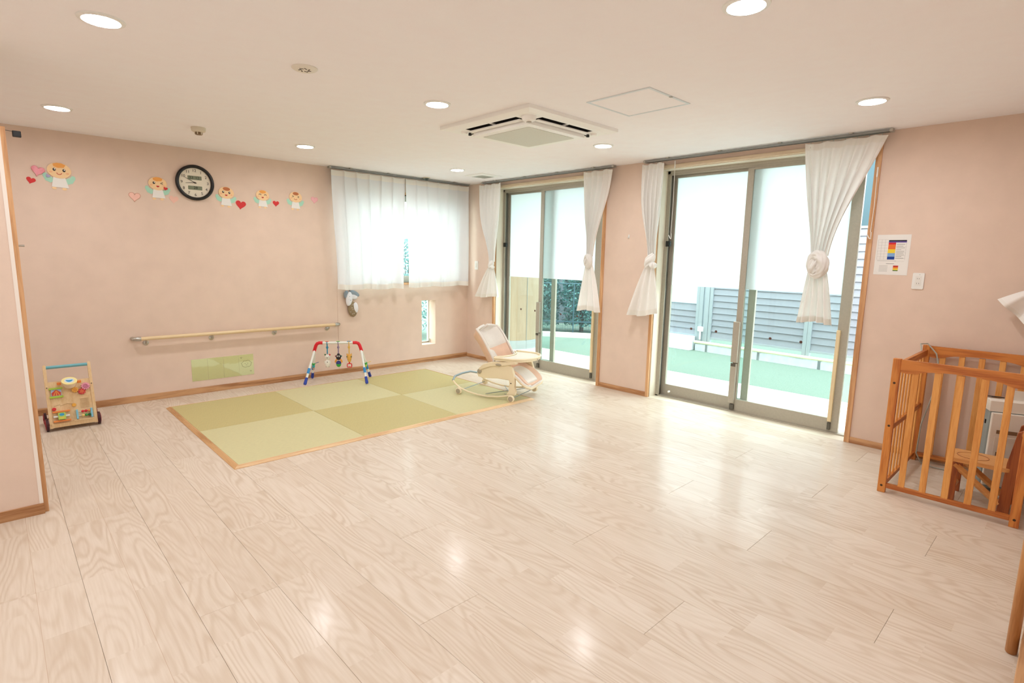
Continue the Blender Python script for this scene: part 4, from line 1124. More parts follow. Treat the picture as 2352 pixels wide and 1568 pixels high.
M_bdy = wood('edging_wood_y', (214, 168, 116), (186, 134, 84), 0.45, axis=1, scale=14, lines=3)
prof = [(0, 0), (bwid, 0), (bwid, 0.003), (0.009, TZ+0.001), (0, TZ+0.001)]
for sg in (-1, 1):
    # along x
    m = MB(); A = bx
    pts = [(a, z) for a, z in prof]
    vs = [(-A-a, sg*(by+a), z) for a, z in pts]+[(A+a, sg*(by+a), z) for a, z in pts]
    n_ = len(pts); m.poly(vs, [tuple(range(n_)), tuple(range(n_, 2*n_))]+[(i, (i+1) % n_, n_+(i+1) % n_, n_+i) for i in range(n_)])
    m.build('edge_strip', M_bdx, bd)
    m = MB(); A = by
    vs = [(sg*(bx+a), -A-a, z) for a, z in pts]+[(sg*(bx+a), A+a, z) for a, z in pts]
    m.poly(vs, [tuple(range(n_)), tuple(range(n_, 2*n_))]+[(i, (i+1) % n_, n_+(i+1) % n_, n_+i) for i in range(n_)])
    m.build('edge_strip', M_bdy, bd)

# ================================================================== ACTIVITY WALKER
wk = thing('activity_walker', 'wooden push-along activity walker with red wheels and colourful toys', 'toy walker', (-4.488, -0.57, 0))
M_bw = wood('birch', (236, 206, 160), (222, 184, 132), 0.5, axis=2, scale=10, lines=3, contrast=0.5)
M_wred = mat('wheel_red', (150, 20, 40), 0.35); M_wtyre = mat('wheel_tyre', (60, 16, 24), 0.6)
tb = math.radians(17)
TB = Matrix.Translation((0, -0.035, 0.045)) @ Matrix(((1, 0, 0, 0), (0, math.sin(tb), -math.cos(tb), 0), (0, math.cos(tb), math.sin(tb), 0), (0, 0, 0, 1)))
def bpart(name, pts, d0, d1, mm, bev=0.0, parent=None): return MB().prism(pts, d0, d1, TB, bev=bev).build(name, mm, parent or wk)
board = bpart('board', rrect(-0.130, 0.0, 0.130, 0.345, 0.006), -0.012, 0.0, M_bw)
for sg in (-1, 1):
    bpart('post', [(sg*0.130, -0.02), (sg*0.150, -0.02), (sg*0.150, 0.475), (sg*0.140, 0.485), (sg*0.130, 0.475)], -0.022, 0.006, M_bw)
    MB().tube([TB @ Vector((sg*0.140, 0.30, 0.004)), TB @ Vector((sg*0.140, 0.30, 0.008))], 0.004, 8).build('screw', M_black, wk)
MB().tube([TB @ Vector((-0.130, 0.462, -0.008)), TB @ Vector((0.130, 0.462, -0.008))], 0.0125, 14).build('handle', mat('handle_teal', (112, 178, 188), 0.4), wk, smooth=True)
m = MB(); m.box((-0.14, -0.03, 0.040), (0.14, 0.24, 0.056)); m.box((-0.14, -0.045, 0.030), (0.14, -0.030, 0.060))
m.build('base_tray', M_bw, wk)
for sg in (-1, 1):
    for yy in (0.0, 0.21):
        Tw = Matrix.Translation((sg*0.163, yy, 0.050)) @ Matrix.Rotation(sg*PI/2, 4, 'Y')
        w_ = MB().lathe([(0.0, -0.010), (0.044, -0.010), (0.044, 0.008), (0.036, 0.012), (0.030, 0.009), (0.012, 0.009), (0.010, 0.014), (0, 0.014)], 28, Tw, caps=False).build('wheel', M_wred, wk, smooth=True, angle=35)
        MB().lathe([(0.044, -0.009), (0.050, -0.009), (0.050, 0.007), (0.044, 0.007)], 28, Tw, caps=False).build('tyre', M_wtyre, w_, smooth=True, angle=35)
        MB().tube([(sg*0.14, yy, 0.050), (sg*0.156, yy, 0.050)], 0.006, 8).build('axle', M_bw, wk)
# drum on the top edge
Td = Matrix.Translation(TB @ Vector((-0.002, 0.318, 0.052))) @ Matrix.Rotation(0.45, 4, 'X')
dr = MB().lathe([(0.034, -0.030), (0.044, 0.0), (0.049, 0.014), (0.049, 0.018)], 32, Td).build('drum', mat('drum_cream', (246, 226, 196), 0.5), wk, smooth=True, angle=50)
MB().lathe([(0.0495, 0.016), (0.0495, 0.021), (0, 0.0215)], 32, Td, caps=False).build('drum_skin', mat('drum_yellow', (248, 232, 160), 0.5), dr)
MB().prism(ellipse(0, 0, 0.031, 0.030, 20), 0.0215, 0.0222, Td).build('drum_print', mat('drum_sky', (216, 226, 232), 0.6), dr)
MB().prism([(0.022*math.cos(a), 0.012*math.sin(a)+0.006*math.cos(2*a)) for a in [2*PI*k/20 for k in range(20)]], 0.0222, 0.0228, Td).build('drum_print_patch', mat('drum_blue', (50, 150, 206), 0.6), dr)
for sg in (-1, 1): MB().box((-0.013, -0.008, -0.010), (0.013, 0.008, 0.010), Matrix.Translation(TB @ Vector((-0.002+sg*0.063, 0.322, 0.030))), bev=0.003).build('drum_pivot', mat('toy_orange', (238, 138, 58), 0.45), wk)
# picture window
M_lime = mat('toy_lime', (170, 206, 60), 0.45)
pw = bpart('picture_panel', rrect(-0.118, 0.225, -0.056, 0.285, 0.002), 0.0, 0.010, mat('picture_blue', (168, 192, 220), 0.5))
for b in (0.222, 0.288): bpart('picture_bar', rrect(-0.130, b-0.007, -0.046, b+0.007, 0.003), 0.0, 0.016, M_lime)
bpart('tent_print', [(-0.114, 0.232), (-0.060, 0.232), (-0.058, 0.256), (-0.087, 0.280), (-0.116, 0.256)], 0.010, 0.0105, mat('tent_red', (206, 66, 50), 0.6), parent=pw)
for k in range(3): bpart('tent_stripe', [(-0.108+k*0.018, 0.233), (-0.101+k*0.018, 0.233), (-0.088+k*0.003, 0.272), (-0.090+k*0.002, 0.272)], 0.0105, 0.011, mat('tent_orange', (244, 166, 80), 0.6), parent=pw)
# gears
def gear(name, a, b, r, n, mm, c0, depth=0.3, ph=0.0):
    pts = []
    for k in range(n*6):
        an = 2*PI*k/(n*6)+ph
        rr = r*(1+0.13*math.tanh(3*math.sin(n*an))*depth/0.3)
        pts.append((a+rr*math.cos(an), b+rr*math.sin(an)))
    return bpart(name, pts, c0, c0+0.010, mm)
g1 = gear('gear', 0.030, 0.262, 0.021, 9, mat('gear_yellow', (240, 178, 70), 0.45), 0.004)
g2 = gear('gear', 0.072, 0.243, 0.023, 9, mat('gear_red', (206, 32, 44), 0.45), 0.004, ph=0.2)
g3 = gear('gear', 0.099, 0.283, 0.027, 12, mat('gear_pink', (240, 160, 180), 0.45), 0.006)
def spiral(a, b, r, turns, mm, par, c):
    p = [(a+r*(k/60)*math.cos(turns*2*PI*k/60), b+r*(k/60)*math.sin(turns*2*PI*k/60)) for k in range(4, 61)]
    stroke(p, 0.0028, c, c+0.0008, TB).build('swirl', mm, par)
spiral(0.030, 0.262, 0.012, 2, mat('swirl_orange', (220, 130, 40), 0.5), g1, 0.014)
spiral(0.099, 0.283, 0.019, 3, mat('swirl_purple', (150, 40, 90), 0.5), g3, 0.016)
for k in range(6):
    an = k*PI/3
    stroke([(0.072+0.004*math.cos(an), 0.243+0.004*math.sin(an)), (0.072+0.011*math.cos(an+0.5), 0.243+0.011*math.sin(an+0.5)), (0.072+0.017*math.cos(an+0.6), 0.243+0.017*math.sin(an+0.6))], 0.0022, 0.014, 0.0148, TB).build('swirl', mat('swirl_gold', (246, 190, 90), 0.5), g2)
# washboard
for k in range(9): bpart('washboard_rib', rrect(0.052, 0.118+k*0.0085, 0.112, 0.1225+k*0.0085, 0.0015), 0.0, 0.006, M_bw)
bpart('ball_knob', ellipse(-0.112, 0.128, 0.013, 0.013, 18), 0.0, 0.014, mat('gear_red', (206, 32, 44), 0.45), bev=0.003)
bpart('ball_knob', ellipse(0.012, 0.142, 0.014, 0.014, 18), 0.0, 0.012, mat('gear_yellow', (240, 178, 70), 0.45), bev=0.003)
stroke([(-0.112, 0.150), (-0.075, 0.158), (-0.07, 0.148), (-0.03, 0.160), (0.012, 0.150)], 0.003, 0.0, 0.001, TB).build('groove_track', mat('groove_brown', (176, 136, 90), 0.7), wk)
# sliding block frame
for b in (0.103, 0.030): bpart('slider_bar', rrect(-0.124, b-0.006, -0.018, b+0.006, 0.003), 0.0, 0.020, mat('toy_orange', (238, 138, 58), 0.45))
MB().tube([TB @ Vector((-0.122, 0.066, 0.012)), TB @ Vector((-0.022, 0.066, 0.012))], 0.008, 12).build('slider_rod', M_white, wk, smooth=True)
sb = bpart('slider_block', rrect(-0.094, 0.040, -0.048, 0.094, 0.003), 0.004, 0.030, mat('block_lime', (186, 214, 96), 0.45))
bpart('block_print', ellipse(-0.071, 0.078, 0.016, 0.011, 18), 0.030, 0.0306, mat('block_blue', (60, 160, 200), 0.5), parent=sb)
bpart('block_print', rrect(-0.086, 0.048, -0.058, 0.058, 0.003), 0.030, 0.0306, mat('block_yellow', (240, 208, 70), 0.5), parent=sb)
# abacus
for a in (0.024, 0.116): bpart('abacus_upright', rrect(a-0.006, 0.026, a+0.006, 0.100, 0.002), 0.0, 0.030, mat('toy_sky', (130, 192, 214), 0.45))
for b, cols in ((0.082, ((214, 36, 52), (206, 28, 46), (236, 150, 84))), (0.050, ((244, 214, 130), (52, 160, 70), (24, 104, 52)))):
    MB().tube([TB @ Vector((0.024, b, 0.020)), TB @ Vector((0.116, b, 0.020))], 0.002, 8).build('abacus_rod', M_white, wk)
    for k, c in enumerate(cols):
        MB().ell(TB @ Vector((0.060+k*0.0205, b, 0.020)), (0.0105, 0.0105, 0.0105), 14, 8).build('bead', mat('bead_%d_%d_%d' % c, c, 0.35), wk, smooth=True)
bpart('abacus_shelf', rrect(0.0, 0.012, 0.125, 0.022, 0.002), 0.0, 0.018, M_bw)

# ================================================================== PLAY GYM
gd = math.atan2(-0.555, 0.832)
GC = (-2.152, -0.409)
gm = thing('play_gym', 'white tube baby play gym with red elbows and blue feet', 'baby gym', (*GC, 0), gd)
M_tube = mat('tube_white', (240, 242, 236), 0.3); M_elb = mat('elbow_red', (224, 26, 44), 0.3); M_foot = mat('foot_blue', (26, 62, 168), 0.3); M_joint = mat('joint_blue', (44, 140, 206), 0.35)
GZ = 0.448
MB().tube([(-0.165, 0, GZ), (0.160, 0, GZ)], 0.0135, 14).build('top_bar', M_tube, gm, smooth=True)
for sg in (-1, 1):
    xe = 0.222*sg
    MB().tube([(0.160*sg, 0, GZ), (0.195*sg, 0, GZ), (0.218*sg, 0, GZ-0.008), (0.232*sg, 0, GZ-0.030), (0.245*sg, 0, GZ-0.070), (0.252*sg, 0, GZ-0.095)], [0.018]*6, 16).build('elbow', M_elb, gm, smooth=True)
    for k, zf in ((-1, 0.018), (1, 0.0)):
        top = Vector((0.248*sg, 0.006*k, GZ-0.085)); foot = Vector((0.3225*sg, 0.215*k, zf+0.012))
        d = (foot-top)
        MB().tube([top, top+d*0.98], 0.012, 12).build('leg', M_tube, gm, smooth=True)
        MB().tube([top+d*0.80, top+d*0.93, top+d*0.97, foot], [0.0145, 0.0165, 0.0175, 0.0125], 14).build('foot_cap', M_foot, gm, smooth=True)
        MB().tube([top+d*0.53, top+d*0.68], 0.0150, 14).build('joint_sleeve', M_joint, gm, smooth=True)
    # small rattle figures clipped to the rear legs
    top = Vector((0.248*sg, 0.006, GZ-0.085)); foot = Vector((0.3225*sg, 0.215, 0.012)); p = top+(foot-top)*0.48
    r_ = MB().ell(p, (0.020, 0.020, 0.018), 14, 8).build('leg_rattle', mat('rattle_green', (66, 178, 84), 0.4), gm, smooth=True)
    MB().ell(p+Vector((0, 0, -0.028)), (0.016, 0.018, 0.018), 14, 8).build('rattle_ring', mat('rattle_lime', (178, 210, 70), 0.4) if sg > 0 else mat('rattle_teal', (60, 176, 176), 0.4), r_, smooth=True)
    MB().prism([(0, 0), (0.045, 0.016), (0.050, 0.022), (0.02, 0.014)], -0.003, 0.003, Matrix.Translation(p+Vector((0.012, 0, 0.0))) @ T_BACK).build('rattle_wing', mat('rattle_yellow', (240, 206, 80), 0.4) if sg > 0 else mat('rattle_slate', (90, 120, 170), 0.4), r_)
    MB().prism([(-0.008, 0), (0.008, 0), (0.003, -0.055)], -0.004, 0.004, Matrix.Translation(p+Vector((-0.004, 0, -0.034))) @ T_BACK).build('rattle_tail', mat('rattle_apricot', (244, 178, 96), 0.4), r_)
for xx, c in ((-0.114, (240, 120, 70)), (0.003, (110, 190, 60)), (0.118, (50, 140, 190))):
    MB().ell((xx, 0, GZ+0.014), (0.022, 0.012, 0.006), 16, 6).build('top_clip', mat('clip_%d' % c[0], c, 0.4), gm, smooth=True)

Rg = Matrix.Rotation(gd, 4, 'Z')
def toy(name, label, xx, strap, cat='toy'):
    p = Matrix.Translation((*GC, 0)) @ Rg @ Vector((xx, 0, 0))
    t = thing(name, label, cat, (p.x, p.y, 0.17), gd, 'toys hanging from the play gym')
    z = GZ-0.17
    o = MB().tube([(0, -0.0145, z-0.015), (0, -0.0165, z), (0, -0.010, z+0.0155), (0, 0.010, z+0.0155), (0, 0.0165, z), (0, 0.0145, z-0.015)], 0.004, 8).build('loop_clip', strap, t, smooth=True)
    MB().box((-0.006, -0.004, z-0.125), (0.006, 0.003, z-0.010), bev=0.002).build('strap', strap, t)
    MB().ell((0, -0.001, z-0.052), (0.013, 0.006, 0.016), 14, 8).build('strap_link', strap, t, smooth=True)
    return t
# bear
b_ = toy('bear_rattle', 'white bear rattle hanging at the left of the play gym', -0.114, mat('strap_blue', (40, 140, 176), 0.4))
M_bear = mat('bear_white', (242, 238, 228), 0.5)
MB().ell((0, 0, 0.118), (0.028, 0.024, 0.029), 20, 12).build('head', M_bear, b_, smooth=True)
MB().ell((0, 0, 0.048), (0.027, 0.022, 0.046), 20, 12).build('body', M_bear, b_, smooth=True)
for sg, c in ((-1, (40, 110, 60)), (1, (214, 50, 60))): MB().ell((sg*0.024, 0, 0.145), (0.009, 0.006, 0.009), 12, 8).build('ear', mat('ear_%d' % c[0], c, 0.4), b_, smooth=True)
MB().ell((0, -0.023, 0.114), (0.005, 0.003, 0.005), 10, 6).build('nose', M_black, b_)
for sg in (-1, 1):
    MB().ell((sg*0.011, -0.021, 0.124), (0.003, 0.0025, 0.003), 8, 6).build('eye', M_black, b_)
    MB().ell((sg*0.026, -0.006, 0.060), (0.008, 0.008, 0.020), 12, 8).build('arm', M_bear, b_, smooth=True)
    MB().ell((sg*0.016, -0.018, 0.012), (0.003, 0.002, 0.003), 8, 6).build('paw_dot', M_black, b_)
MB().ell((0, -0.022, 0.066), (0.005, 0.003, 0.005), 10, 6).build('belly_dot', M_black, b_)
# black animal with green ball
k_ = toy('black_animal_rattle', 'black animal rattle with a green ball hanging in the middle of the play gym', 0.003, mat('strap_mauve', (150, 130, 160), 0.4))
M_blk = mat('toy_black', (30, 22, 34), 0.4)
MB().ell((0, 0, 0.118), (0.028, 0.024, 0.034), 20, 12).build('head', M_blk, k_, smooth=True)
MB().tube([(0, 0, 0.145), (0, 0, 0.158)], 0.012, 12).build('neck_plug', M_blk, k_)
for sg, c in ((-1, (150, 30, 50)), (1, (30, 110, 90))):
    MB().ell((sg*0.030, 0, 0.128), (0.008, 0.006, 0.008), 12, 8).build('ear', mat('kear_%d' % c[0], c, 0.4), k_, smooth=True)
    MB().ell((sg*0.010, -0.021, 0.130), (0.006, 0.004, 0.009), 12, 8).build('eye', M_white, k_, smooth=True)
MB().tube([(0.034*math.cos(a), 0, 0.062+0.034*math.sin(a)) for a in [PI*1.05-PI*1.1*k/14 for k in range(15)]], 0.009, 10).build('collar', mat('toy_amber', (238, 160, 60), 0.4), k_, smooth=True)
bl = MB().ell((0, -0.004, 0.040), (0.027, 0.026, 0.034), 20, 12).build('ball', mat('ball_green', (56, 176, 64), 0.3), k_, smooth=True)
MB().lathe([(0.0282, 0.0), (0.027, 0.012), (0.021, 0.025), (0.0, 0.035)], 20, Matrix.Translation((0, -0.004, 0.044)), caps=False).build('ball_cap', mat('ball_navy', (26, 44, 120), 0.3), bl, smooth=True)
# giraffe
g_ = toy('giraffe_rattle', 'yellow giraffe rattle with red teether hanging at the right of the play gym', 0.118, mat('strap_yellow', (232, 186, 84), 0.4))
M_gir = mat('giraffe_yellow', (234, 178, 84), 0.5, noise=0.18, nscale=90)
MB().lathe([(0.0, 0.058), (0.012, 0.060), (0.018, 0.075), (0.026, 0.105), (0.030, 0.125), (0.026, 0.142), (0.012, 0.150), (0, 0.152)], 20, Matrix.Diagonal((1, 0.8, 1, 1)), caps=False).build('head', M_gir, g_, smooth=True)
for sg in (-1, 1):
    MB().ell((sg*0.023, 0, 0.148), (0.006, 0.006, 0.011), 10, 8).build('horn', M_gir, g_, smooth=True)
    MB().ell((sg*0.021, -0.014, 0.122), (0.009, 0.006, 0.007), 12, 8).build('eye_patch', mat('patch_dark', (56, 76, 40), 0.4), g_, smooth=True)
MB().tube([(0, 0, 0.062), (0, 0, 0.045)], 0.008, 10).build('teether_stem', M_elb, g_)
MB().tube([(-0.021, 0, 0.040), (-0.024, 0, 0.022), (-0.022, 0, 0.002), (0, 0, 0.005), (0.022, 0, 0.002), (0.024, 0, 0.022), (0.021, 0, 0.040), (0, 0, 0.043)], 0.0055, 8, closed=True).build('teether', M_elb, g_, smooth=True)

# ================================================================== BABY ROCKER CHAIR
rc = thing('baby_rocker', 'cream wheeled baby rocker chair with pink cushion and tray', 'baby chair', (-1.141, -1.923, TZ), math.atan2(-0.95, 0.313))
M_cream = mat('rocker_cream', (246, 230, 196), 0.4); M_pinkc = mat('cushion_pink', (240, 204, 180), 0.95, spec=0.1, noise=0.05, nscale=12, bump=0.3, bscale=60)
M_pad = mat('pad_white', (240, 232, 224), 0.95, spec=0.1, noise=0.03, nscale=12, bump=0.3, bscale=60); M_taupe = mat('hub_taupe', (176, 164, 142), 0.5)
path = [(-0.268, 0.606), (-0.238, 0.570), (-0.185, 0.520), (-0.100, 0.390), (-0.035, 0.290), (0.03, 0.245), (0.12, 0.235), (0.22, 0.240), (0.30, 0.205), (0.365, 0.150), (0.395, 0.115)]
def pathpt(t):
    f = t*(len(path)-1); i = min(int(f), len(path)-2); a = f-i
    p0 = path[max(i-1, 0)]; p1 = path[i]; p2 = path[i+1]; p3 = path[min(i+2, len(path)-1)]
    def cr(k): return 0.5*((2*p1[k])+(-p0[k]+p2[k])*a+(2*p0[k]-5*p1[k]+4*p2[k]-p3[k])*a*a+(-p0[k]+3*p1[k]-3*p2[k]+p3[k])*a**3)
    return cr(0), cr(1)
def shell(width, lift, t0, t1, wing, puff=0.0, topround=True):
    def fn(u, v):
        t = t0+(t1-t0)*v
        x, z = pathpt(t); x2, z2 = pathpt(min(1, t+0.01)); x1, z1 = pathpt(max(0, t-0.01))
        tx, tz = x2-x1, z2-z1; l = math.hypot(tx, tz); nx, nz = -tz/l, tx/l
        if nx*0.3+nz < 0: nx, nz = -nx, -nz
        w = width
        if topround and t < 0.2: w *= math.sqrt(max(0.03, 1-((0.2-t)/0.2)**2.4))
        if t > 0.86: w *= math.sqrt(max(0.05, 1-((t-0.86)/0.16)**2.2))
        s = 2*u-1
        wg = wing*(1.0 if t < 0.45 else max(0.35, 1-(t-0.45)*2.4))
        o = lift+wg*abs(s)**2.2+puff*(1-s*s)**0.5*math.sin(PI*v)**0.4
        return Vector((x+nx*o, s*w, z+nz*o))
    return fn
def thick(fa, fb, nu, nv):
    m = MB(); m.grid(fa, nu, nv); m.grid(fb, nu, nv)
    bm = m.bm; bm.verts.ensure_lookup_table(); N_ = (nu+1)*(nv+1); W_ = nu+1
    bd_ = [(i, 0) for i in range(nu+1)]+[(nu, j) for j in range(1, nv+1)]+[(i, nv) for i in range(nu-1, -1, -1)]+[(0, j) for j in range(nv-1, 0, -1)]
    ids = [j*W_+i for i, j in bd_]
    for a, b in zip(ids, ids[1:]+ids[:1]):
        bm.faces.new((bm.verts[a], bm.verts[b], bm.verts[N_+b], bm.verts[N_+a]))
    return m
thick(shell(0.205, 0.0, 0, 1, 0.15), shell(0.209, -0.022, 0, 1, 0.15), 20, 40).build('seat_shell', M_pinkc, rc, smooth=True, angle=60)
thick(shell(0.186, 0.028, 0.03, 0.96, 0.115, 0.014), shell(0.192, 0.001, 0.02, 0.97, 0.135), 16, 40).build('cushion', M_pinkc, rc, smooth=True, angle=60)
thick(shell(0.180, 0.048, 0.02, 0.26, 0.105, 0.012), shell(0.186, 0.026, 0.015, 0.27, 0.115), 16, 14).build('head_pad', M_pad, rc, smooth=True, angle=60)
thick(shell(0.095, 0.040, 0.27, 0.50, 0.010, 0.008, False), shell(0.10, 0.026, 0.265, 0.51, 0.012, 0, False), 10, 14).build('back_pad', M_pad, rc, smooth=True, angle=60)
thick(shell(0.11, 0.046, 0.66, 0.92, 0.012, 0.010, False), shell(0.115, 0.026, 0.655, 0.93, 0.012, 0, False), 10, 14).build('seat_pad', M_pad, rc, smooth=True, angle=60)
# rim piping of the shell (cream edge)
rim = []
fnr = shell(0.207, 0.0, 0, 1, 0.15)
for k in range(41): rim.append(fnr(0, 1-k/40))
for k in range(1, 12): rim.append(fnr(k/12, 0))
for k in range(41): rim.append(fnr(1, k/40))
for k in range(1, 12): rim.append(fnr(1-k/12, 1))
MB().tube(rim, 0.012, 8, closed=True).build('shell_rim', M_pad, rc, smooth=True)
front_rim = [fnr(0, v) for v in (0.72, 0.80, 0.88, 0.94, 0.98)]+[fnr(u, 1.0) for u in (0.15, 0.35, 0.5, 0.65, 0.85)]+[fnr(1, v) for v in (0.98, 0.94, 0.88, 0.80, 0.72)]
MB().tube([p+Vector((0.004, 0, -0.016)) for p in front_rim], 0.014, 10).build('footrest_rim', M_cream, rc, smooth=True)
side = [(-0.095, 0.205), (-0.100, 0.250), (-0.080, 0.295), (-0.030, 0.335), (0.05, 0.352), (0.16, 0.362), (0.245, 0.360), (0.29, 0.335), (0.315, 0.270), (0.325, 0.190),
        (0.318, 0.140), (0.338, 0.100), (0.330, 0.068), (0.240, 0.060), (0.238, 0.072), (0.268, 0.100), (0.262, 0.150), (0.270, 0.205), (0.255, 0.222), (0.10, 0.208), (-0.02, 0.196)]
TS = Matrix(((1,0,0,0),(0,0,1,0),(0,1,0,0),(0,0,0,1)))
for sg in (-1, 1):
    sd_ = MB().prism(side, sg*0.196, sg*0.232, TS, bev=0.006).build('side_frame', M_cream, rc)
    arm = [(-0.085, 0.290), (-0.03, 0.340), (0.06, 0.372), (0.20, 0.385), (0.34, 0.400), (0.34, 0.375), (0.22, 0.352), (0.06, 0.338), (-0.02, 0.308), (-0.07, 0.270)]
    MB().prism(arm, sg*0.190, sg*0.244, TS, bev=0.008).build('armrest', M_cream, rc)
    MB().ell((0.15, sg*0.246, 0.352), (0.034, 0.006, 0.013), 16, 8).build('release_button', M_taupe, sd_, smooth=True)
    MB().lathe([(0.024, 0), (0.024, 0.010), (0.018, 0.014), (0, 0.014)], 20, Matrix.Translation((-0.075, sg*0.230, 0.262)) @ Matrix.Rotation(-sg*PI/2, 4, 'X'), caps=False).build('recline_knob', M_taupe, sd_, smooth=True)
    MB().lathe([(0.006, 0), (0.006, 0.003), (0, 0.003)], 10, Matrix.Translation((0.285, sg*0.232, 0.180)) @ Matrix.Rotation(-sg*PI/2, 4, 'X'), caps=False).build('screw', M_black, sd_)
    MB().tube([(-0.395, sg*0.235, 0.128), (-0.36, sg*0.242, 0.100), (-0.305, sg*0.246, 0.066), (-0.20, sg*0.246, 0.036), (-0.08, sg*0.246, 0.020), (0.03, sg*0.246, 0.018), (0.15, sg*0.240, 0.030), (0.26, sg*0.228, 0.052), (0.32, sg*0.215, 0.066)], 0.009, 10).build('rocker_rail', M_cream, rc, smooth=True)
    for xx in (-0.305, 0.305):
        Tw = Matrix.Translation((xx, sg*0.262, 0.034)) @ Matrix.Rotation(-sg*PI/2, 4, 'X')
        w_ = MB().lathe([(0, -0.016), (0.030, -0.016), (0.034, -0.010), (0.034, 0.010), (0.030, 0.014), (0.026, 0.014)], 24, Tw, caps=False).build('wheel', M_cream, rc, smooth=True, angle=50)
        MB().lathe([(0.027, 0.013), (0.024, 0.017), (0, 0.018)], 24, Tw, caps=False).build('hub_cap', M_taupe, w_, smooth=True)
    MB().tube([(0.20, sg*0.20, 0.058), (0.26, sg*0.23, 0.045), (0.305, sg*0.255, 0.034)], 0.004, 6).build('stay_rod', M_chrome, rc)
M_gstay = mat('stay_grey', (160, 172, 178), 0.4, metal=0.5)
MB().tube([(-0.395, -0.235, 0.128), (-0.43, -0.15, 0.152), (-0.44, 0, 0.156), (-0.43, 0.15, 0.152), (-0.395, 0.235, 0.128)], 0.011, 10).build('rear_cross_bar', M_gstay, rc, smooth=True)
MB().tube([(0.305, -0.25, 0.034), (0.305, 0.25, 0.034)], 0.004, 8).build('front_axle', M_gstay, rc)
MB().tube([(-0.305, -0.25, 0.034), (-0.305, 0.25, 0.034)], 0.004, 8).build('rear_axle', M_gstay, rc)
MB().tube([(0.28, -0.20, 0.05), (-0.02, 0.20, 0.03)], 0.004, 8).build('cross_stay', M_gstay, rc)
MB().tube([(0.28, 0.20, 0.05), (-0.02, -0.20, 0.03)], 0.004, 8).build('cross_stay', M_gstay, rc)
MB().box((-0.06, -0.196, 0.200), (0.24, 0.196, 0.222), bev=0.004).build('seat_base', M_cream, rc)
# tray : rounded plate with raised rim and a concave bay toward the child
tr_pts = []
for k in range(25):
    a = -PI/2+PI*k/24; tr_pts.append((0.27+0.185*math.cos(a)*(1 if True else 1), 0.245*math.sin(a)))
tr_pts += [(0.10, 0.245), (0.085, 0.215), (0.14, 0.15), (0.175, 0.07), (0.182, 0.0), (0.175, -0.07), (0.14, -0.15), (0.085, -0.215), (0.10, -0.245)]
ty = MB().prism(tr_pts, 0.392, 0.412, None, bev=0.004).build('tray', M_cream, rc)
MB().tube([(p[0], p[1], 0.418) for p in tr_pts], 0.010, 8, closed=True).build('tray_rim', M_cream, ty, smooth=True)
inner = [(0.27+(p[0]-0.27)*0.86, p[1]*0.88) for p in tr_pts]
MB().prism(inner, 0.4125, 0.4135).build('tray_surface', mat('tray_white', (244, 238, 226), 0.35), ty)
MB().box((0.4545, -0.012, 0.398), (0.4565, 0.012, 0.404)).build('tray_mark', M_taupe, ty)

# ================================================================== CRIB
cb = thing('crib', 'small honey-coloured wooden crib with barred sides', 'crib', (-0.487, -5.605, 0))
CW, CD = 0.444, 0.331          # half sizes x, y
M_crz = wood('crib_wood_z', (220, 142, 66), (186, 100, 38), 0.4, axis=2, scale=14, lines=4)
M_crx = wood('crib_wood_x', (212, 132, 60), (176, 94, 36), 0.4, axis=0, scale=12, lines=5)
M_cry = wood('crib_wood_y', (214, 134, 62), (178, 96, 38), 0.4, axis=1, scale=12, lines=5)
CH = 0.85
M_crs = wood('crib_slat_wood', (240, 174, 96), (218, 142, 68), 0.4, axis=2, scale=14, lines=3, contrast=0.6)
for sx in (-1, 1):
    for sy in (-1, 1):
        p = MB().box((sx*CW, sy*CD, 0), (sx*(CW-0.032), sy*(CD-0.042), CH), bev=0.003).build('post', M_crz, cb)
        for zz in (0.045, 0.43, 0.70):
            MB().lathe([(0.007, 0), (0.007, 0.0012), (0.003, 0.0012), (0, 0.0005)], 12, Matrix.Translation((sx*CW, sy*(CD-0.021), zz)) @ Matrix.Rotation(sx*PI/2, 4, 'Y'), caps=False).build('bolt', mat('bolt_dark', (70, 50, 34), 0.5, metal=0.4), p)
    # long top rail with scooped lower edge, bottom rail, slats (these sides face the room and the wall)
    n_ = 24; ys = [-CD+0.042+(2*CD-0.084)*k/n_ for k in range(n_+1)]
    low = [(y, CH-0.060-0.016*smooth01(min(1, max(0, 1-abs(abs(y/(CD-0.042))-0.85)/0.35)))+0.010*math.cos(PI*y/(CD-0.042)/1.0)) for y in ys]
    m = MB(); m.prism(low+[(ys[-1], CH-0.004), (ys[0], CH-0.004)], sx*(CW-0.004), sx*(CW-0.026), Matrix(((0,0,1,0),(1,0,0,0),(0,1,0,0),(0,0,0,1))))
    m.build('top_rail', M_cry, cb)
    MB().box((sx*(CW-0.004), -CD+0.042, 0.032), (sx*(CW-0.028), CD-0.042, 0.060), bev=0.002).build('bottom_rail', M_cry, cb)
    sl = MB().box((-0.006, -0.0165, 0.058), (0.006, 0.0165, CH-0.055), bev=0.002, seg=1).mesh('slat')
    for k in range(5):
        y = CD-0.042-(2*CD-0.084)*(k+0.72)/5.45
        place('slat', sl, M_crs, cb, (sx*(CW-0.016), y, 0))
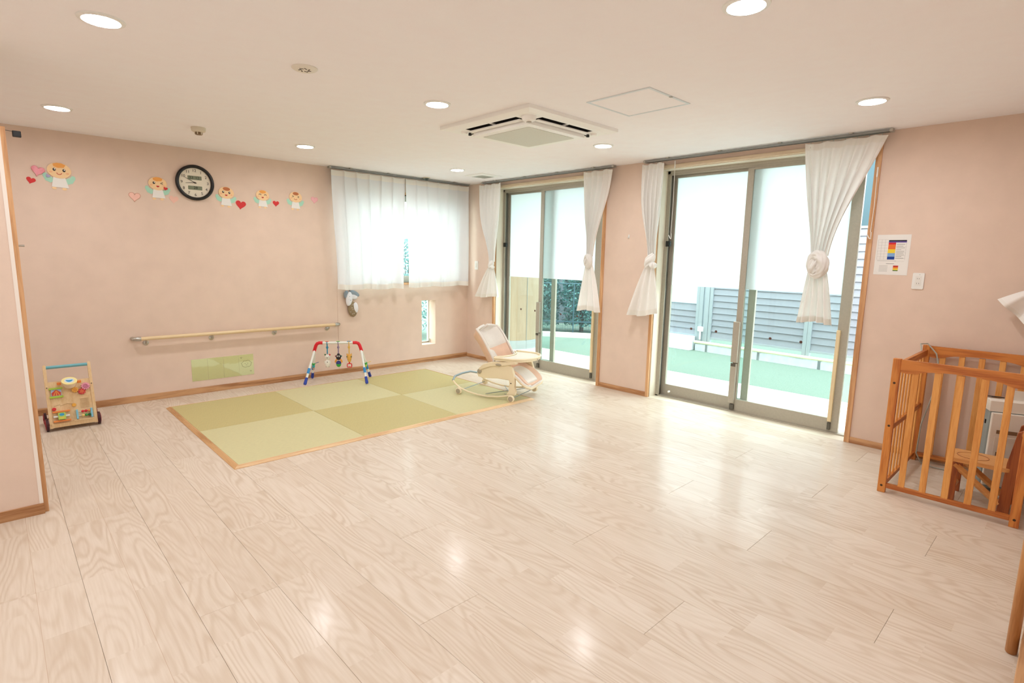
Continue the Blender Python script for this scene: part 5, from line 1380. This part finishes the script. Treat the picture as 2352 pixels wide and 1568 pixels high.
for sy in (-1, 1):
    for za, zb in ((CH-0.075, CH-0.030), (0.395, 0.430), (0.032, 0.060)):
        MB().box((-CW+0.032, sy*(CD-0.012), za), (CW-0.032, sy*(CD-0.032), zb), bev=0.002).build('end_rail', M_crx, cb)
    dw1 = MB().tube([(0, 0, 0.058), (0, 0, 0.397)], 0.0065, 10).mesh('dowel', True, 40)
    dw2 = MB().tube([(0, 0, 0.428), (0, 0, CH-0.073)], 0.0065, 10).mesh('dowel', True, 40)
    for k in range(9):
        x = -CW+0.032+(2*CW-0.064)*(k+0.7)/9.4
        place('dowel', dw1, M_crs, cb, (x, sy*(CD-0.022), 0)); place('dowel', dw2, M_crs, cb, (x, sy*(CD-0.022), 0))

# grey cable slung over the crib corner
tag(MB().tube([(-0.16, -5.29, 0.78), (-0.11, -5.265, 0.86), (-0.075, -5.30, 0.862), (-0.10, -5.36, 0.80), (-0.105, -5.385, 0.70), (-0.125, -5.385, 0.58), (-0.16, -5.37, 0.47), (-0.185, -5.34, 0.30), (-0.16, -5.33, 0.08), (-0.14, -5.36, 0.012), (-0.17, -5.44, 0.007), (-0.16, -5.52, 0.007), (-0.15, -5.62, 0.007), (-0.18, -5.70, 0.02)], 0.0045, 8).build('power_cable', mat('cable_grey', (176, 176, 164), 0.5), smooth=True),
    'grey power cable slung over the back corner of the crib', 'cable')

# air purifier inside the crib
ap = thing('air_purifier', 'white and grey air purifier standing inside the crib', 'air purifier', (-0.415, -5.705, 0), math.radians(-90+20))
# local: +X runs to the right along its front, -Y is the front normal, +Y depth
M_apg = mat('purifier_grey', (150, 160, 158), 0.5); M_apw = mat('purifier_white', (240, 234, 222), 0.45)
W_, D_ = 0.185, 0.20
m = MB(); m.box((0.004, 0.004, 0.02), (W_-0.004, D_, 0.52), bev=0.006); m.build('body', M_apg, ap)
MB().box((0.012, -0.016, 0.045), (W_, 0.006, 0.515), bev=0.006).build('front_panel', M_apw, ap)
MB().prism([(0.0, 0.52), (0.002, 0.585), (0.03, 0.595), (D_, 0.570), (D_, 0.52)], 0.0, W_, Matrix(((0,0,1,0),(1,0,0,0),(0,1,0,0),(0,0,0,1))), bev=0.004).build('top_cap', M_apw, ap)
MB().box((0.035, 0.04, 0.592), (0.10, 0.13, 0.597), Matrix.Rotation(-0.14, 4, 'X') @ Matrix.Translation((0, 0, 0.006))).build('air_outlet', M_black, ap)
MB().box((0.105, 0.005, 0.575), (W_-0.005, 0.012, 0.650), Matrix.Translation((0, 0.06, 0.0))).build('outlet_flap', M_apw, ap)
MB().box((0.045, -0.018, 0.385), (0.145, -0.014, 0.408)).build('handle_recess', mat('recess_brown', (140, 112, 82), 0.6), ap)
MB().box((0.040, -0.0175, 0.235), (0.150, -0.015, 0.365), bev=0.001).build('inset_panel', mat('inset_white', (232, 224, 210), 0.5), ap)
MB().box((0.055, -0.019, 0.245), (0.080, -0.0165, 0.268)).build('indicator_window', mat('recess_brown', (140, 112, 82), 0.6), ap)
MB().box((-0.0005, 0.04, 0.43), (0.005, 0.055, 0.455)).build('side_catch', M_black, ap)
for a in (0.02, W_-0.02):
    for b in (0.02, D_-0.02):
        MB().tube([(a-0.008, b, 0.014), (a+0.008, b, 0.014)], 0.014, 12).build('castor', M_black, ap)

# child's wooden chair inside the crib, facing +y
wc = thing('wooden_child_chair', 'small wooden child chair with round seat hollow inside the crib', 'chair', (-0.630, -5.715, 0))
M_chs = wood('chair_seat_wood', (236, 176, 108), (220, 150, 82), 0.35, axis=1, scale=12, lines=3, contrast=0.6)
M_chd = wood('chair_post_wood', (178, 98, 48), (140, 70, 32), 0.4, axis=2, scale=14, lines=4)
for sx in (-1, 1):
    a = [(-0.110, 0.0), (-0.165, 0.0), (-0.176, 0.30), (-0.205, 0.47), (-0.195, 0.495), (-0.170, 0.500), (-0.150, 0.485), (-0.125, 0.30)]
    MB().prism(a, sx*0.086, sx*0.108, Matrix(((0,0,1,0),(1,0,0,0),(0,1,0,0),(0,0,0,1))), bev=0.004).build('back_post', M_chd, wc)
    MB().box((sx*0.085, 0.085, 0), (sx*0.105, 0.120, 0.245), bev=0.003).build('front_leg', M_chd, wc)
    MB().tube([(sx*0.097, 0.105, 0.225), (sx*0.097, -0.115, 0.045)], [0.019, 0.019], 4).build('brace', M_chs, wc)
seat_pts = rrect(-0.118, -0.150, 0.118, 0.150, 0.03)
MB().prism(seat_pts, 0.245, 0.268, None, bev=0.004).build('seat', M_chs, wc)
MB().tube([(0.070*math.cos(a), 0.035+0.075*math.sin(a), 0.2685) for a in [2*PI*k/32 for k in range(32)]], 0.0018, 6, closed=True).build('seat_hollow_ring', M_chd, wc)
MB().tube([(-0.125, -0.182, 0.480), (0.125, -0.182, 0.480)], 0.014, 12).build('back_rod', M_chs, wc, smooth=True)
MB().box((-0.088, -0.172, 0.33), (0.088, -0.158, 0.42), bev=0.003).build('back_board', M_chd, wc)
MB().tube([(-0.09, 0.100, 0.070), (0.09, 0.100, 0.070)], 0.010, 10).build('stretcher', M_chs, wc, smooth=True)

# round wooden pole at the right edge of the view
tag(MB().lathe([(0.0, 0.0), (0.014, 0.0), (0.0175, 0.005), (0.0175, 1.40), (0.014, 1.405), (0, 1.405)], 20, caps=False).build('wooden_pole', wood('pole_wood', (206, 146, 88), (176, 116, 62), 0.4, axis=2, scale=16, lines=3),
    smooth=True, angle=50, loc=(-2.253, -6.008, 0)), 'round brown wooden pole standing against the wall at the right edge', 'pole')
